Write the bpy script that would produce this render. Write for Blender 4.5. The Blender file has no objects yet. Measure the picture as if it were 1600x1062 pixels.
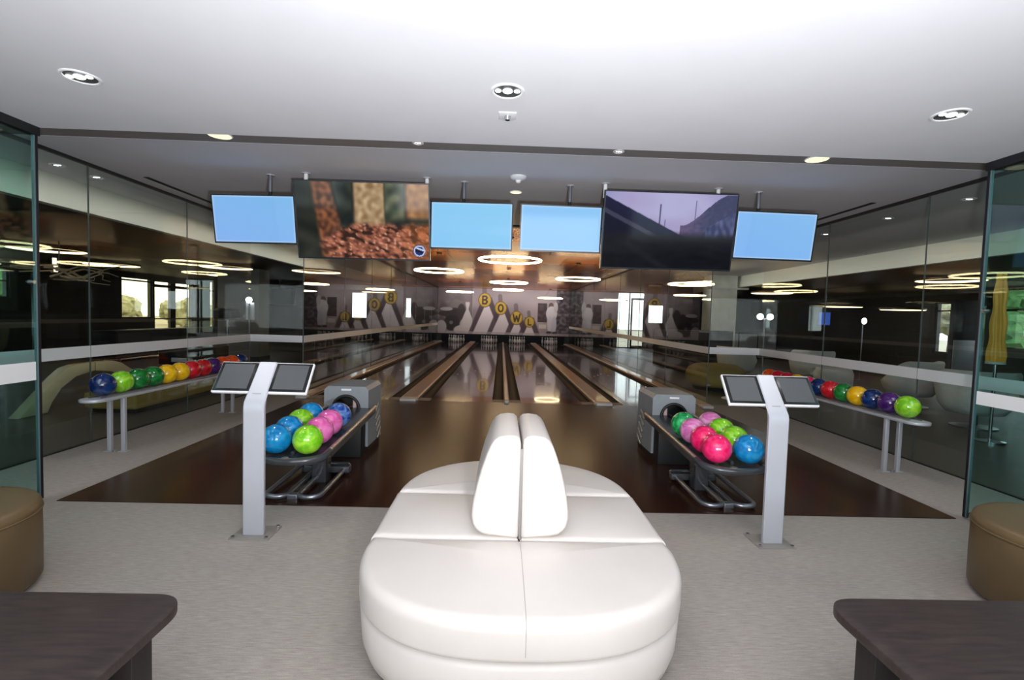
import bpy, bmesh, math, random
from mathutils import Vector, Matrix, noise
random.seed(7)
SC = bpy.context.scene
COL = SC.collection
PI = math.pi

# ------------------------------------------------------------------ materials
def srgb(r, g, b):
    def f(c):
        c /= 255.0
        return c / 12.92 if c <= 0.04045 else ((c + 0.055) / 1.055) ** 2.4
    return (f(r), f(g), f(b), 1.0)

def new_mat(name):
    m = bpy.data.materials.new(name)
    m.use_nodes = True
    m.node_tree.nodes.clear()
    return m, m.node_tree.nodes, m.node_tree.links

def out(nt, sock):
    o = nt.nodes.new('ShaderNodeOutputMaterial')
    nt.links.new(sock, o.inputs['Surface'])

def pbr(name, col, rough=0.5, metal=0.0, spec=0.5, noise_amt=0.0, noise_scale=20.0, stretch=(1, 1, 1), bump=0.0, coat=0.0, emis=None, estr=0.0):
    m, N, L = new_mat(name)
    b = N.new('ShaderNodeBsdfPrincipled')
    b.inputs['Base Color'].default_value = col
    b.inputs['Roughness'].default_value = rough
    b.inputs['Metallic'].default_value = metal
    b.inputs['Specular IOR Level'].default_value = spec
    b.inputs['Coat Weight'].default_value = coat
    b.inputs['Coat Roughness'].default_value = 0.05
    if emis:
        b.inputs['Emission Color'].default_value = emis
        b.inputs['Emission Strength'].default_value = estr
    if noise_amt > 0 or bump > 0:
        tc = N.new('ShaderNodeTexCoord')
        mp = N.new('ShaderNodeMapping')
        mp.inputs['Scale'].default_value = stretch
        nz = N.new('ShaderNodeTexNoise')
        nz.inputs['Scale'].default_value = noise_scale
        nz.inputs['Detail'].default_value = 4
        L.new(tc.outputs['Object'], mp.inputs['Vector'])
        L.new(mp.outputs['Vector'], nz.inputs['Vector'])
        if noise_amt > 0:
            mx = N.new('ShaderNodeMix')
            mx.data_type = 'RGBA'
            a = tuple(max(0, c * (1 - noise_amt)) for c in col[:3]) + (1,)
            c2 = tuple(min(1, c * (1 + noise_amt)) for c in col[:3]) + (1,)
            mx.inputs['A'].default_value = a
            mx.inputs['B'].default_value = c2
            rp = N.new('ShaderNodeMapRange')
            rp.inputs['From Min'].default_value = 0.3
            rp.inputs['From Max'].default_value = 0.7
            L.new(nz.outputs['Fac'], rp.inputs['Value'])
            L.new(rp.outputs['Result'], mx.inputs['Factor'])
            L.new(mx.outputs['Result'], b.inputs['Base Color'])
        if bump > 0:
            bp = N.new('ShaderNodeBump')
            bp.inputs['Strength'].default_value = bump
            bp.inputs['Distance'].default_value = 0.004
            L.new(nz.outputs['Fac'], bp.inputs['Height'])
            L.new(bp.outputs['Normal'], b.inputs['Normal'])
    out(m.node_tree, b.outputs['BSDF'])
    return m

def emit(name, col, strength):
    m, N, L = new_mat(name)
    e = N.new('ShaderNodeEmission')
    e.inputs['Color'].default_value = col
    e.inputs['Strength'].default_value = strength
    out(m.node_tree, e.outputs['Emission'])
    return m

def glass(name, tint, ior=1.5, rough=0.0):
    m, N, L = new_mat(name)
    t = N.new('ShaderNodeBsdfTransparent')
    t.inputs['Color'].default_value = tint
    g = N.new('ShaderNodeBsdfGlossy')
    g.inputs['Roughness'].default_value = rough
    g.inputs['Color'].default_value = (0.95, 0.98, 0.97, 1)
    f = N.new('ShaderNodeFresnel')
    ge = N.new('ShaderNodeNewGeometry')
    mi = N.new('ShaderNodeMix')            # same outside angle on both faces of the thin pane
    mi.inputs['A'].default_value = ior
    mi.inputs['B'].default_value = 1.0 / ior
    L.new(ge.outputs['Backfacing'], mi.inputs['Factor'])
    L.new(mi.outputs['Result'], f.inputs['IOR'])
    mx = N.new('ShaderNodeMixShader')
    L.new(f.outputs['Fac'], mx.inputs['Fac'])
    L.new(t.outputs['BSDF'], mx.inputs[1])
    L.new(g.outputs['BSDF'], mx.inputs[2])
    out(m.node_tree, mx.outputs['Shader'])
    return m

def frost(name, col, a=0.7):
    m, N, L = new_mat(name)
    t = N.new('ShaderNodeBsdfTransparent')
    d = N.new('ShaderNodeBsdfDiffuse')
    d.inputs['Color'].default_value = col
    tr = N.new('ShaderNodeBsdfTranslucent')
    tr.inputs['Color'].default_value = col
    m1 = N.new('ShaderNodeMixShader')
    m1.inputs['Fac'].default_value = 0.1
    L.new(d.outputs['BSDF'], m1.inputs[1]); L.new(tr.outputs['BSDF'], m1.inputs[2])
    m2 = N.new('ShaderNodeMixShader')
    m2.inputs['Fac'].default_value = a
    L.new(t.outputs['BSDF'], m2.inputs[1]); L.new(m1.outputs['Shader'], m2.inputs[2])
    out(m.node_tree, m2.outputs['Shader'])
    return m

def colattr(name, strength=None, rough=0.6):
    m, N, L = new_mat(name)
    a = N.new('ShaderNodeVertexColor')
    a.layer_name = 'Col'
    if strength is None:
        b = N.new('ShaderNodeBsdfPrincipled')
        b.inputs['Roughness'].default_value = rough
        L.new(a.outputs['Color'], b.inputs['Base Color'])
        out(m.node_tree, b.outputs['BSDF'])
    else:
        e = N.new('ShaderNodeEmission')
        e.inputs['Strength'].default_value = strength
        L.new(a.outputs['Color'], e.inputs['Color'])
        g = N.new('ShaderNodeBsdfGlossy'); g.inputs['Roughness'].default_value = 0.08
        f = N.new('ShaderNodeFresnel'); f.inputs['IOR'].default_value = 1.35
        mx = N.new('ShaderNodeMixShader')
        L.new(f.outputs['Fac'], mx.inputs['Fac'])
        L.new(e.outputs['Emission'], mx.inputs[1]); L.new(g.outputs['BSDF'], mx.inputs[2])
        out(m.node_tree, mx.outputs['Shader'])
    return m

def wood(name, c1, c2, rough, scale, stretch, spec=0.5, coat=0.0, plank=None):
    m, N, L = new_mat(name)
    b = N.new('ShaderNodeBsdfPrincipled')
    b.inputs['Roughness'].default_value = rough
    b.inputs['Specular IOR Level'].default_value = spec
    b.inputs['Coat Weight'].default_value = coat
    b.inputs['Coat Roughness'].default_value = 0.03
    tc = N.new('ShaderNodeTexCoord')
    mp = N.new('ShaderNodeMapping'); mp.inputs['Scale'].default_value = stretch
    nz = N.new('ShaderNodeTexNoise'); nz.inputs['Scale'].default_value = scale; nz.inputs['Detail'].default_value = 6
    nz.inputs['Roughness'].default_value = 0.6
    cr = N.new('ShaderNodeValToRGB')
    cr.color_ramp.elements[0].position = 0.35; cr.color_ramp.elements[0].color = c1
    cr.color_ramp.elements[1].position = 0.68; cr.color_ramp.elements[1].color = c2
    L.new(tc.outputs['Object'], mp.inputs['Vector']); L.new(mp.outputs['Vector'], nz.inputs['Vector'])
    L.new(nz.outputs['Fac'], cr.inputs['Fac'])
    src = cr.outputs['Color']
    if plank:
        sx = N.new('ShaderNodeSeparateXYZ'); L.new(tc.outputs['Object'], sx.inputs['Vector'])
        dv = N.new('ShaderNodeMath'); dv.operation = 'DIVIDE'; dv.inputs[1].default_value = plank
        L.new(sx.outputs['X'], dv.inputs[0])
        fl = N.new('ShaderNodeMath'); fl.operation = 'FLOOR'; L.new(dv.outputs[0], fl.inputs[0])
        wn = N.new('ShaderNodeTexWhiteNoise'); wn.noise_dimensions = '1D'; L.new(fl.outputs[0], wn.inputs['W'])
        mr = N.new('ShaderNodeMapRange'); mr.inputs['To Min'].default_value = 0.75; mr.inputs['To Max'].default_value = 1.25
        L.new(wn.outputs['Value'], mr.inputs['Value'])
        vm = N.new('ShaderNodeVectorMath'); vm.operation = 'SCALE'
        L.new(src, vm.inputs[0]); L.new(mr.outputs['Result'], vm.inputs['Scale'])
        src = vm.outputs['Vector']
    L.new(src, b.inputs['Base Color'])
    out(m.node_tree, b.outputs['BSDF'])
    return m

def ball_mat(name, c, c2=None):
    m, N, L = new_mat(name)
    b = N.new('ShaderNodeBsdfPrincipled')
    b.inputs['Roughness'].default_value = 0.12
    b.inputs['Coat Weight'].default_value = 0.6
    b.inputs['Coat Roughness'].default_value = 0.04
    tc = N.new('ShaderNodeTexCoord')
    nz = N.new('ShaderNodeTexNoise'); nz.inputs['Scale'].default_value = 9; nz.inputs['Detail'].default_value = 3
    nz.inputs['Distortion'].default_value = 1.6
    cr = N.new('ShaderNodeValToRGB')
    cr.color_ramp.elements[0].position = 0.40; cr.color_ramp.elements[0].color = c
    cr.color_ramp.elements[1].position = 0.66
    cr.color_ramp.elements[1].color = c2 or tuple(min(1, x * 1.5 + 0.03) for x in c[:3]) + (1,)
    L.new(tc.outputs['Object'], nz.inputs['Vector']); L.new(nz.outputs['Fac'], cr.inputs['Fac'])
    L.new(cr.outputs['Color'], b.inputs['Base Color'])
    out(m.node_tree, b.outputs['BSDF'])
    return m

def carpet_mat(name, c1, c2):
    m, N, L = new_mat(name)
    b = N.new('ShaderNodeBsdfPrincipled'); b.inputs['Roughness'].default_value = 0.95
    b.inputs['Specular IOR Level'].default_value = 0.1
    tc = N.new('ShaderNodeTexCoord')
    mp = N.new('ShaderNodeMapping'); mp.inputs['Scale'].default_value = (13, 130, 1)
    nz = N.new('ShaderNodeTexNoise'); nz.inputs['Scale'].default_value = 1.0; nz.inputs['Detail'].default_value = 5
    nz.inputs['Roughness'].default_value = 0.7
    n2 = N.new('ShaderNodeTexNoise'); n2.inputs['Scale'].default_value = 260; n2.inputs['Detail'].default_value = 2
    mxv = N.new('ShaderNodeMix'); mxv.inputs['Factor'].default_value = 0.35
    L.new(tc.outputs['Object'], mp.inputs['Vector']); L.new(mp.outputs['Vector'], nz.inputs['Vector'])
    L.new(tc.outputs['Object'], n2.inputs['Vector'])
    L.new(nz.outputs['Fac'], mxv.inputs['A']); L.new(n2.outputs['Fac'], mxv.inputs['B'])
    cr = N.new('ShaderNodeValToRGB')
    cr.color_ramp.elements[0].position = 0.33; cr.color_ramp.elements[0].color = c1
    cr.color_ramp.elements[1].position = 0.66; cr.color_ramp.elements[1].color = c2
    L.new(mxv.outputs['Result'], cr.inputs['Fac']); L.new(cr.outputs['Color'], b.inputs['Base Color'])
    bp = N.new('ShaderNodeBump'); bp.inputs['Strength'].default_value = 0.4; bp.inputs['Distance'].default_value = 0.005
    L.new(mxv.outputs['Result'], bp.inputs['Height']); L.new(bp.outputs['Normal'], b.inputs['Normal'])
    out(m.node_tree, b.outputs['BSDF'])
    return m

def copper_mat(name):
    m, N, L = new_mat(name)
    b = N.new('ShaderNodeBsdfPrincipled')
    b.inputs['Metallic'].default_value = 0.3
    b.inputs['Roughness'].default_value = 0.26
    tc = N.new('ShaderNodeTexCoord')
    br = N.new('ShaderNodeTexBrick')
    br.inputs['Color1'].default_value = srgb(238, 146, 62)
    br.inputs['Color2'].default_value = srgb(178, 98, 46)
    br.inputs['Mortar'].default_value = srgb(50, 34, 24)
    br.inputs['Scale'].default_value = 1.0
    br.inputs['Mortar Size'].default_value = 0.008
    br.inputs['Brick Width'].default_value = 0.95
    br.inputs['Row Height'].default_value = 1.9
    br.inputs['Bias'].default_value = -0.1
    L.new(tc.outputs['Object'], br.inputs['Vector'])
    L.new(br.outputs['Color'], b.inputs['Base Color'])
    out(m.node_tree, b.outputs['BSDF'])
    return m

M = {}
M['ceil'] = pbr('ceiling_paint', srgb(226, 226, 232), 0.9, noise_amt=0.015, noise_scale=3)
M['ceil2'] = pbr('ceiling_paint_grey', srgb(218, 216, 222), 0.9, noise_amt=0.015, noise_scale=3)
M['dark_band'] = pbr('dark_grey_soffit', srgb(138, 131, 128), 0.8)  # darker grey than the ceilings on either side
M['beam'] = pbr('bulkhead_paint', srgb(205, 205, 195), 0.85)
M['bronze'] = pbr('bronze_ceiling_panel', srgb(48, 35, 27), 0.5, metal=0.0, spec=0.2, noise_amt=0.2, noise_scale=0.7)
M['copper'] = copper_mat('copper_ceiling_panel')
M['dark_wall'] = pbr('dark_stained_wall', srgb(52, 46, 44), 0.55, noise_amt=0.2, noise_scale=3, stretch=(1, 1, 6))
M['grey_wall'] = pbr('grey_painted_wall', srgb(120, 120, 118), 0.8, noise_amt=0.03)
M['white_wall'] = pbr('white_wall_paint', srgb(214, 214, 210), 0.85)
M['carpet'] = carpet_mat('heather_carpet', srgb(141, 133, 126), srgb(183, 175, 167))
M['lounge_floor'] = pbr('lounge_floor_tile', srgb(84, 80, 76), 0.4, noise_amt=0.08, noise_scale=1.2)
M['approach'] = wood('approach_wood', srgb(40, 22, 16), srgb(60, 34, 25), 0.25, 3.0, (14, 0.6, 1), spec=0.32, plank=0.11)
M['lane'] = wood('lane_wood', srgb(44, 27, 22), srgb(68, 42, 33), 0.12, 3.0, (20, 0.5, 1), spec=0.5, coat=0.4, plank=0.027)
M['gutter'] = pbr('gutter_plastic', srgb(24, 20, 19), 0.6, spec=0.2)
M['cap'] = pbr('capping_beige', srgb(196, 170, 144), 0.28, noise_amt=0.08, noise_scale=6, coat=0.3)
M['cap_end'] = pbr('capping_end_plate', srgb(215, 210, 205), 0.3)
M['black'] = pbr('black_paint', srgb(18, 18, 19), 0.55)
M['pit'] = pbr('pit_curtain', srgb(14, 13, 14), 0.8)
M['glass'] = glass('clear_glass', (0.95, 0.97, 0.96, 1), 1.40)
M['glass_near'] = glass('green_tinted_glass', (0.70, 0.86, 0.84, 1))
M['glass_edge'] = pbr('green_glass_edge', srgb(104, 124, 128), 0.2)
M['frost'] = frost('frosted_film', (0.96, 0.96, 0.98, 1), 0.90)
M['seal'] = pbr('clear_glass_seal', srgb(84, 92, 92), .4)
M['track'] = pbr('dark_metal_track', srgb(52, 52, 56), 0.4, metal=0.6)
M['chrome'] = pbr('chrome', srgb(215, 215, 220), 0.18, metal=1.0)
M['leather'] = pbr('white_leather', srgb(208, 201, 195), 0.42, noise_amt=0.02, noise_scale=6, bump=0.0)
M['leather_seam'] = pbr('seam_thread', srgb(176, 170, 165), 0.6)
M['gap'] = pbr('grey_gap_board', srgb(120, 118, 116), 0.7)
M['brown_leather'] = pbr('tan_brown_leather', srgb(104, 85, 57), 0.42, noise_amt=0.05, noise_scale=5)
M['table'] = wood('dark_laminate', srgb(46, 37, 36), srgb(68, 55, 52), 0.42, 4.0, (2.0, 16, 6))
M['table_leg'] = wood('dark_laminate_leg', srgb(34, 28, 29), srgb(46, 38, 38), 0.5, 4.0, (16, 16, 1))
M['silver'] = pbr('silver_powder_coat', srgb(186, 188, 196), 0.38, metal=0.25)
M['kplate'] = pbr('brushed_base_plate', srgb(150, 144, 138), 0.45, metal=0.2)
M['white_plastic'] = pbr('white_plastic', srgb(226, 226, 230), 0.35)
M['bezel'] = pbr('black_bezel', srgb(16, 16, 18), 0.25)
M['kscreen'] = pbr('dark_display', srgb(72, 74, 78), 0.5)
M['dgrey'] = pbr('dark_grey_gloss_plastic', srgb(58, 60, 64), 0.22, noise_amt=0.05)
M['hood'] = pbr('hood_grey', srgb(136, 141, 146), 0.4, noise_amt=0.04)
M['steel'] = pbr('grey_tube_steel', srgb(150, 152, 160), 0.3, metal=0.8)
M['rail'] = pbr('rail_metal', srgb(200, 190, 180), 0.25, metal=0.8)
M['tv_frame'] = pbr('tv_frame_navy_black', srgb(16, 22, 34), 0.3)
M['tv_back'] = pbr('tv_back_black', srgb(20, 20, 22), 0.6)
M['ring_frame'] = pbr('ring_bronze_frame', srgb(70, 52, 38), 0.4, metal=0.7)
M['ring_light'] = emit('ring_led', (1.0, 0.76, 0.42, 1), 18.0)
M['ring_lounge'] = emit('lounge_ring_led', (1.0, 0.76, 0.42, 1), 4.5)
M['dl_trim'] = pbr('downlight_trim_white', srgb(238, 238, 240), 0.4)
M['dl_can'] = pbr('downlight_can', srgb(92, 94, 98), 0.35, metal=0.5)
M['dl_lamp'] = emit('downlight_lamp_cool', (0.95, 0.97, 1.0, 1), 6.0)
M['dl_warm'] = emit('downlight_lamp_warm', (1.0, 0.92, 0.62, 1), 1.25)
M['pin'] = pbr('pin_white', srgb(212, 208, 208), 0.3)
M['pin_red'] = pbr('pin_red_stripe', srgb(190, 30, 35), 0.3)
M['cream'] = pbr('cream_laminate', srgb(226, 217, 178), 0.45)
M['ochre'] = pbr('ochre_fabric', srgb(150, 132, 72), 0.8, noise_amt=0.06)
M['arm_white'] = pbr('white_upholstery', srgb(222, 224, 222), 0.7, noise_amt=0.04)
M['charcoal'] = pbr('charcoal_fabric', srgb(44, 44, 46), 0.8, noise_amt=0.1)
M['gold'] = pbr('gold_shade', srgb(204, 132, 62), 0.4, metal=0.2, noise_amt=0.25, noise_scale=9, stretch=(1, 1, .35), emis=srgb(240, 180, 70), estr=0.2)
M['lamp_white'] = emit('spot_lamp', (0.88, 0.96, 1.0, 1), 8.0)
M['antler'] = pbr('antler_bone', srgb(190, 165, 135), 0.5)
M['candle'] = emit('candle_lamp', (1.0, 0.9, 0.72, 1), 1.4)
M['stone'] = pbr('white_stone', srgb(206, 210, 206), 0.7, noise_amt=0.12, noise_scale=4)
M['mullion'] = pbr('window_mullion', srgb(42, 42, 40), 0.5)
M['leaf'] = pbr('tree_leaf', srgb(74, 104, 52), 0.8, noise_amt=0.5, noise_scale=4)
M['leaf2'] = pbr('tree_leaf_olive', srgb(150, 150, 120), 0.8, noise_amt=0.4, noise_scale=3)
M['bark'] = pbr('bark', srgb(80, 66, 54), 0.9)
M['ground'] = pbr('outdoor_paving', srgb(158, 152, 132), 0.9, noise_amt=0.1, noise_scale=0.6)
M['blue_screen'] = emit('lounge_blue_screen', srgb(70, 105, 200), 0.6)
M['tv_dark'] = pbr('dark_tv_glass', srgb(22, 22, 36), 0.12)
M['plate'] = pbr('white_label', srgb(225, 225, 225), 0.4)
M['pinkwhite'] = pbr('inner_pink_pad', srgb(205, 178, 176), 0.5)
M['screen_pic'] = colattr('screen_picture', 0.95)
M['mural'] = colattr('mural_print', None, 0.5)

BALLC = {
    'navy': ball_mat('ball_navy', srgb(10, 30, 78), srgb(22, 60, 120)),
    'lime': ball_mat('ball_lime', srgb(110, 190, 25), srgb(168, 225, 60)),
    'green': ball_mat('ball_green', srgb(14, 104, 40), srgb(36, 140, 60)),
    'emerald': ball_mat('ball_emerald', srgb(10, 125, 60), srgb(70, 200, 120)),
    'yellow': ball_mat('ball_yellow', srgb(240, 175, 10), srgb(250, 215, 30)),
    'red': ball_mat('ball_red', srgb(190, 16, 34), srgb(225, 40, 52)),
    'purple': ball_mat('ball_purple', srgb(60, 24, 92), srgb(96, 46, 130)),
    'orange': ball_mat('ball_orange', srgb(238, 66, 16), srgb(250, 110, 40)),
    'crimson': ball_mat('ball_crimson', srgb(205, 16, 50), srgb(230, 40, 70)),
    'blue': ball_mat('ball_blue', srgb(0, 122, 190), srgb(30, 155, 215)),
    'marble': ball_mat('ball_blue_marble', srgb(14, 62, 150), srgb(120, 160, 215)),
    'pink': ball_mat('ball_pink', srgb(214, 84, 160), srgb(236, 130, 190)),
    'mauve': ball_mat('ball_mauve', srgb(200, 100, 165), srgb(232, 165, 205)),
    'hotpink': ball_mat('ball_hot_pink', srgb(228, 16, 92), srgb(245, 60, 125)),
}

# ------------------------------------------------------------------ mesh builder
class MB:
    def __init__(s):
        s.bm = bmesh.new()

    def _merge(s, b):
        me = bpy.data.meshes.new('tmp')
        b.to_mesh(me); b.free()
        s.bm.from_mesh(me)
        bpy.data.meshes.remove(me)
        return s

    def box(s, x0, x1, y0, y1, z0, z1, bev=0.0, seg=3, mtx=None):
        b = bmesh.new()
        bmesh.ops.create_cube(b, size=1)
        for v in b.verts:
            v.co = Vector((x0 + (v.co.x + .5) * (x1 - x0), y0 + (v.co.y + .5) * (y1 - y0), z0 + (v.co.z + .5) * (z1 - z0)))
        if bev > 0:
            bmesh.ops.bevel(b, geom=b.edges[:], offset=bev, segments=seg, affect='EDGES', profile=0.5, clamp_overlap=True)
        if mtx is not None:
            bmesh.ops.transform(b, matrix=mtx, verts=b.verts)
        return s._merge(b)

    def cyl(s, a, b_, r, n=16, r2=None):
        a = Vector(a); b_ = Vector(b_)
        d = b_ - a
        b = bmesh.new()
        bmesh.ops.create_cone(b, cap_ends=True, segments=n, radius1=r, radius2=r if r2 is None else r2, depth=d.length)
        q = Vector((0, 0, 1)).rotation_difference(d.normalized()).to_matrix().to_4x4()
        bmesh.ops.transform(b, matrix=Matrix.Translation((a + b_) / 2) @ q, verts=b.verts)
        return s._merge(b)

    def sphere(s, c, r, u=24, v=14, sc=(1, 1, 1)):
        b = bmesh.new()
        bmesh.ops.create_uvsphere(b, u_segments=u, v_segments=v, radius=r)
        for w in b.verts:
            w.co = Vector((w.co.x * sc[0] + c[0], w.co.y * sc[1] + c[1], w.co.z * sc[2] + c[2]))
        return s._merge(b)

    def tube(s, pts, r, n=10, closed=False):
        pts = [Vector(p) for p in pts]
        b = bmesh.new()
        rings = []
        m = len(pts)
        up = None
        for i, p in enumerate(pts):
            if closed:
                t = (pts[(i + 1) % m] - pts[(i - 1) % m]).normalized()
            else:
                t = (pts[min(i + 1, m - 1)] - pts[max(i - 1, 0)]).normalized()
            if up is None:
                up = Vector((0, 0, 1)) if abs(t.z) < 0.9 else Vector((1, 0, 0))
            e1 = (up - t * up.dot(t)).normalized()
            e2 = t.cross(e1)
            up = e1
            rr = r[i] if isinstance(r, (list, tuple)) else r
            rings.append([b.verts.new(p + (e1 * math.cos(2 * PI * k / n) + e2 * math.sin(2 * PI * k / n)) * rr) for k in range(n)])
        for i in range(m if closed else m - 1):
            A, B = rings[i], rings[(i + 1) % m]
            for k in range(n):
                b.faces.new((A[k], A[(k + 1) % n], B[(k + 1) % n], B[k]))
        if not closed:
            b.faces.new(rings[0][::-1]); b.faces.new(rings[-1])
        bmesh.ops.recalc_face_normals(b, faces=b.faces)
        return s._merge(b)

    def prism(s, poly, axis, a, c, bev=0.0, seg=3, bev_faces_only=False):
        """poly: 2D points; axis 'x': (y,z), 'y': (x,z), 'z': (x,y)"""
        b = bmesh.new()
        def P(u, v, w):
            return {'x': (w, u, v), 'y': (u, w, v), 'z': (u, v, w)}[axis]
        va = [b.verts.new(P(u, v, a)) for u, v in poly]
        vb = [b.verts.new(P(u, v, c)) for u, v in poly]
        n = len(poly)
        fa = b.faces.new(va); fb = b.faces.new(vb[::-1])
        for i in range(n):
            b.faces.new((va[i], vb[i], vb[(i + 1) % n], va[(i + 1) % n]))
        bmesh.ops.recalc_face_normals(b, faces=b.faces)
        if bev > 0:
            ed = set()
            for f in (fa, fb):
                ed.update(f.edges)
            bmesh.ops.bevel(b, geom=list(ed), offset=bev, segments=seg, affect='EDGES', profile=0.5, clamp_overlap=True)
        return s._merge(b)

    def lathe(s, prof, c=(0, 0, 0), n=32, close=True):
        b = bmesh.new()
        rings = []
        for r, z in prof:
            if r < 1e-6:
                rings.append([b.verts.new((c[0], c[1], c[2] + z))])
            else:
                rings.append([b.verts.new((c[0] + r * math.cos(2 * PI * k / n), c[1] + r * math.sin(2 * PI * k / n), c[2] + z)) for k in range(n)])
        for A, B in zip(rings[:-1], rings[1:]):
            for k in range(n):
                k2 = (k + 1) % n
                if len(A) == 1 and len(B) == 1:
                    continue
                if len(A) == 1:
                    b.faces.new((A[0], B[k], B[k2]))
                elif len(B) == 1:
                    b.faces.new((A[k], A[k2], B[0]))
                else:
                    b.faces.new((A[k], A[k2], B[k2], B[k]))
        bmesh.ops.recalc_face_normals(b, faces=b.faces)
        return s._merge(b)

    def rings(s, loops, cap=True):
        """loft a list of closed loops of equal length"""
        b = bmesh.new()
        R = [[b.verts.new(p) for p in lp] for lp in loops]
        n = len(R[0])
        for A, B in zip(R[:-1], R[1:]):
            for k in range(n):
                b.faces.new((A[k], A[(k + 1) % n], B[(k + 1) % n], B[k]))
        if cap:
            b.faces.new(R[0][::-1]); b.faces.new(R[-1])
        bmesh.ops.recalc_face_normals(b, faces=b.faces)
        return s._merge(b)

    def transform(s, mtx):
        bmesh.ops.transform(s.bm, matrix=mtx, verts=s.bm.verts)
        return s

    def mesh(s, name, mat, smooth=True, angle=0.6):
        me = bpy.data.meshes.new(name)
        s.bm.to_mesh(me); s.bm.free()
        me.materials.append(mat)
        if smooth:
            me.polygons.foreach_set('use_smooth', [True] * len(me.polygons))
            me.set_sharp_from_angle(angle=angle)
        return me

def link(name, me, parent=None):
    o = bpy.data.objects.new(name, me)
    COL.objects.link(o)
    if parent is not None:
        o.parent = parent
    return o

def part(name, mb, mat, parent, label=None, **k):
    o = link(name, mb.mesh(name, mat, **k), parent)
    if label:
        o['label'] = label
    return o

def tag(o, label, cat, group=None, kind=None):
    o['label'] = label; o['category'] = cat
    if group: o['group'] = group
    if kind: o['kind'] = kind
    return o

def thing(name, label, cat, loc=(0, 0, 0), rz=0.0, group=None, kind=None):
    o = link(name, None)
    o.location = loc; o.rotation_euler = (0, 0, rz)
    o.empty_display_size = 0.1
    return tag(o, label, cat, group, kind)

def struct(name, mb, mat, label, cat, parent=None, **k):
    o = part(name, mb, mat, parent, **k)
    return tag(o, label, cat, kind='structure')

def copy_tree(o, parent=None):
    c = o.copy(); COL.objects.link(c)
    if parent is not None:
        c.parent = parent
    for ch in list(o.children):
        copy_tree(ch, c)
    return c

def dup(root, loc, label, group=None, rz=None):
    c = copy_tree(root)
    c.location = loc
    if rz is not None:
        c.rotation_euler = (0, 0, rz)
    c['label'] = label
    if group: c['group'] = group
    return c

# ------------------------------------------------------------------ dimensions
F = 3.624          # front edge of the wooden approach
D = 8.196          # foul line
XG = 4.449         # glass wall beside the approach
XN = 3.517         # sliding glass beside the seating area
XF = 3.543         # glass wall beside the lanes
JY = 8.50          # step between the two glass walls
ZN = 2.72          # ceiling over the seating area
ZC = 2.922         # ceiling over the alley
ZL = 2.585         # lounge ceiling
LE = 26.9          # end of the lanes
WX = 12.8          # lounge outer walls
BY = 25.1          # lounge back wall

# ------------------------------------------------------------------ floors
struct('floor', MB().box(-XG, XG, -4.0, JY, -0.06, 0.0), M['carpet'], 'light grey streaky heather carpet around the seating and beside the dark approach', 'carpet')
struct('floor_approach', MB().box(-3.385, 3.43, F, D, -0.03, 0.006), M['approach'], 'dark brown polished wood approach in front of the lanes', 'floor')
mb = MB().box(-WX, -XG, -4, BY, -0.06, -0.004)
struct('floor_lounge', mb, M['lounge_floor'], 'dark lounge floor beyond the left glass wall', 'floor')
struct('floor_lounge', MB().box(XG, WX, -4, BY, -0.06, -0.004), M['lounge_floor'], 'dark lounge floor beyond the right glass wall', 'floor')
struct('floor_lounge', MB().box(-XG, -XF, JY, BY, -0.06, -0.004), M['lounge_floor'], 'strip of lounge floor along the left lane glass', 'floor')
struct('floor_lounge', MB().box(XF, XG, JY, BY, -0.06, -0.004), M['lounge_floor'], 'strip of lounge floor along the right lane glass', 'floor')
struct('floor_pit', MB().box(-XF, XF, D, 28.2, -0.30, -0.10), M['black'], 'black sub floor under the four lanes', 'floor')

# ------------------------------------------------------------------ ceilings
struct('ceiling', MB().box(-XN, XN, -4, F + .03, ZN, ZN + .2), M['ceil'], 'white ceiling over the seating area, nearest the viewer', 'ceiling')
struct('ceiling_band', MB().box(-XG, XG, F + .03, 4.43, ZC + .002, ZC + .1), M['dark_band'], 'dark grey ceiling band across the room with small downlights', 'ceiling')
struct('ceiling_alley', MB().box(-XG, XG, 4.43, 7.0, ZC, ZC + .1), M['ceil2'], 'grey painted ceiling the screens hang from', 'ceiling')
mb = MB().box(-XG, XG, 7.0, JY, ZC, ZC + .1)
struct('ceiling_edge', mb, M['ceil2'], 'ceiling strip above the foul line', 'ceiling')
struct('trim_1', MB().box(-XF, XF, 7.86, 7.98, ZC - .03, ZC), M['black'], 'black slot trim where the copper ceiling begins', 'trim')
struct('ceiling_copper', MB().box(-XF, XF, 7.98, 26.9, ZC - .012, ZC + .05), M['copper'], 'glossy copper panelled ceiling above the lanes', 'ceiling')
XBL, XBR = -5.25, 7.25
struct('ceiling_soffit', MB().box(XBL, -XG, -4, JY, ZC, ZC + .1).box(XBL, -XF, JY, BY, ZC, ZC + .1), M['ceil2'], 'pale soffit strip outside the left glass wall', 'ceiling')
struct('ceiling_soffit', MB().box(XG, XBR, -4, JY, ZC, ZC + .1).box(XF, XBR, JY, BY, ZC, ZC + .1), M['ceil2'], 'pale soffit outside the right glass wall', 'ceiling')
struct('trim_2', MB().box(XBL - .12, XBL, -4, BY, ZL, ZC), M['beam'], 'pale bulkhead beam seen through the left glass wall', 'bulkhead')
struct('trim_3', MB().box(XBR, XBR + .12, -4, BY, ZL, ZC), M['beam'], 'pale bulkhead beam seen through the right glass wall', 'bulkhead')
struct('ceiling_lounge', MB().box(-WX, XBL - .12, -4, BY, ZL, ZL + .1), M['bronze'], 'dark bronze ceiling of the left lounge', 'ceiling')
struct('ceiling_lounge', MB().box(XBR + .12, WX, -4, BY, ZL, ZL + .1), M['bronze'], 'dark bronze ceiling of the right lounge', 'ceiling')

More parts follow.
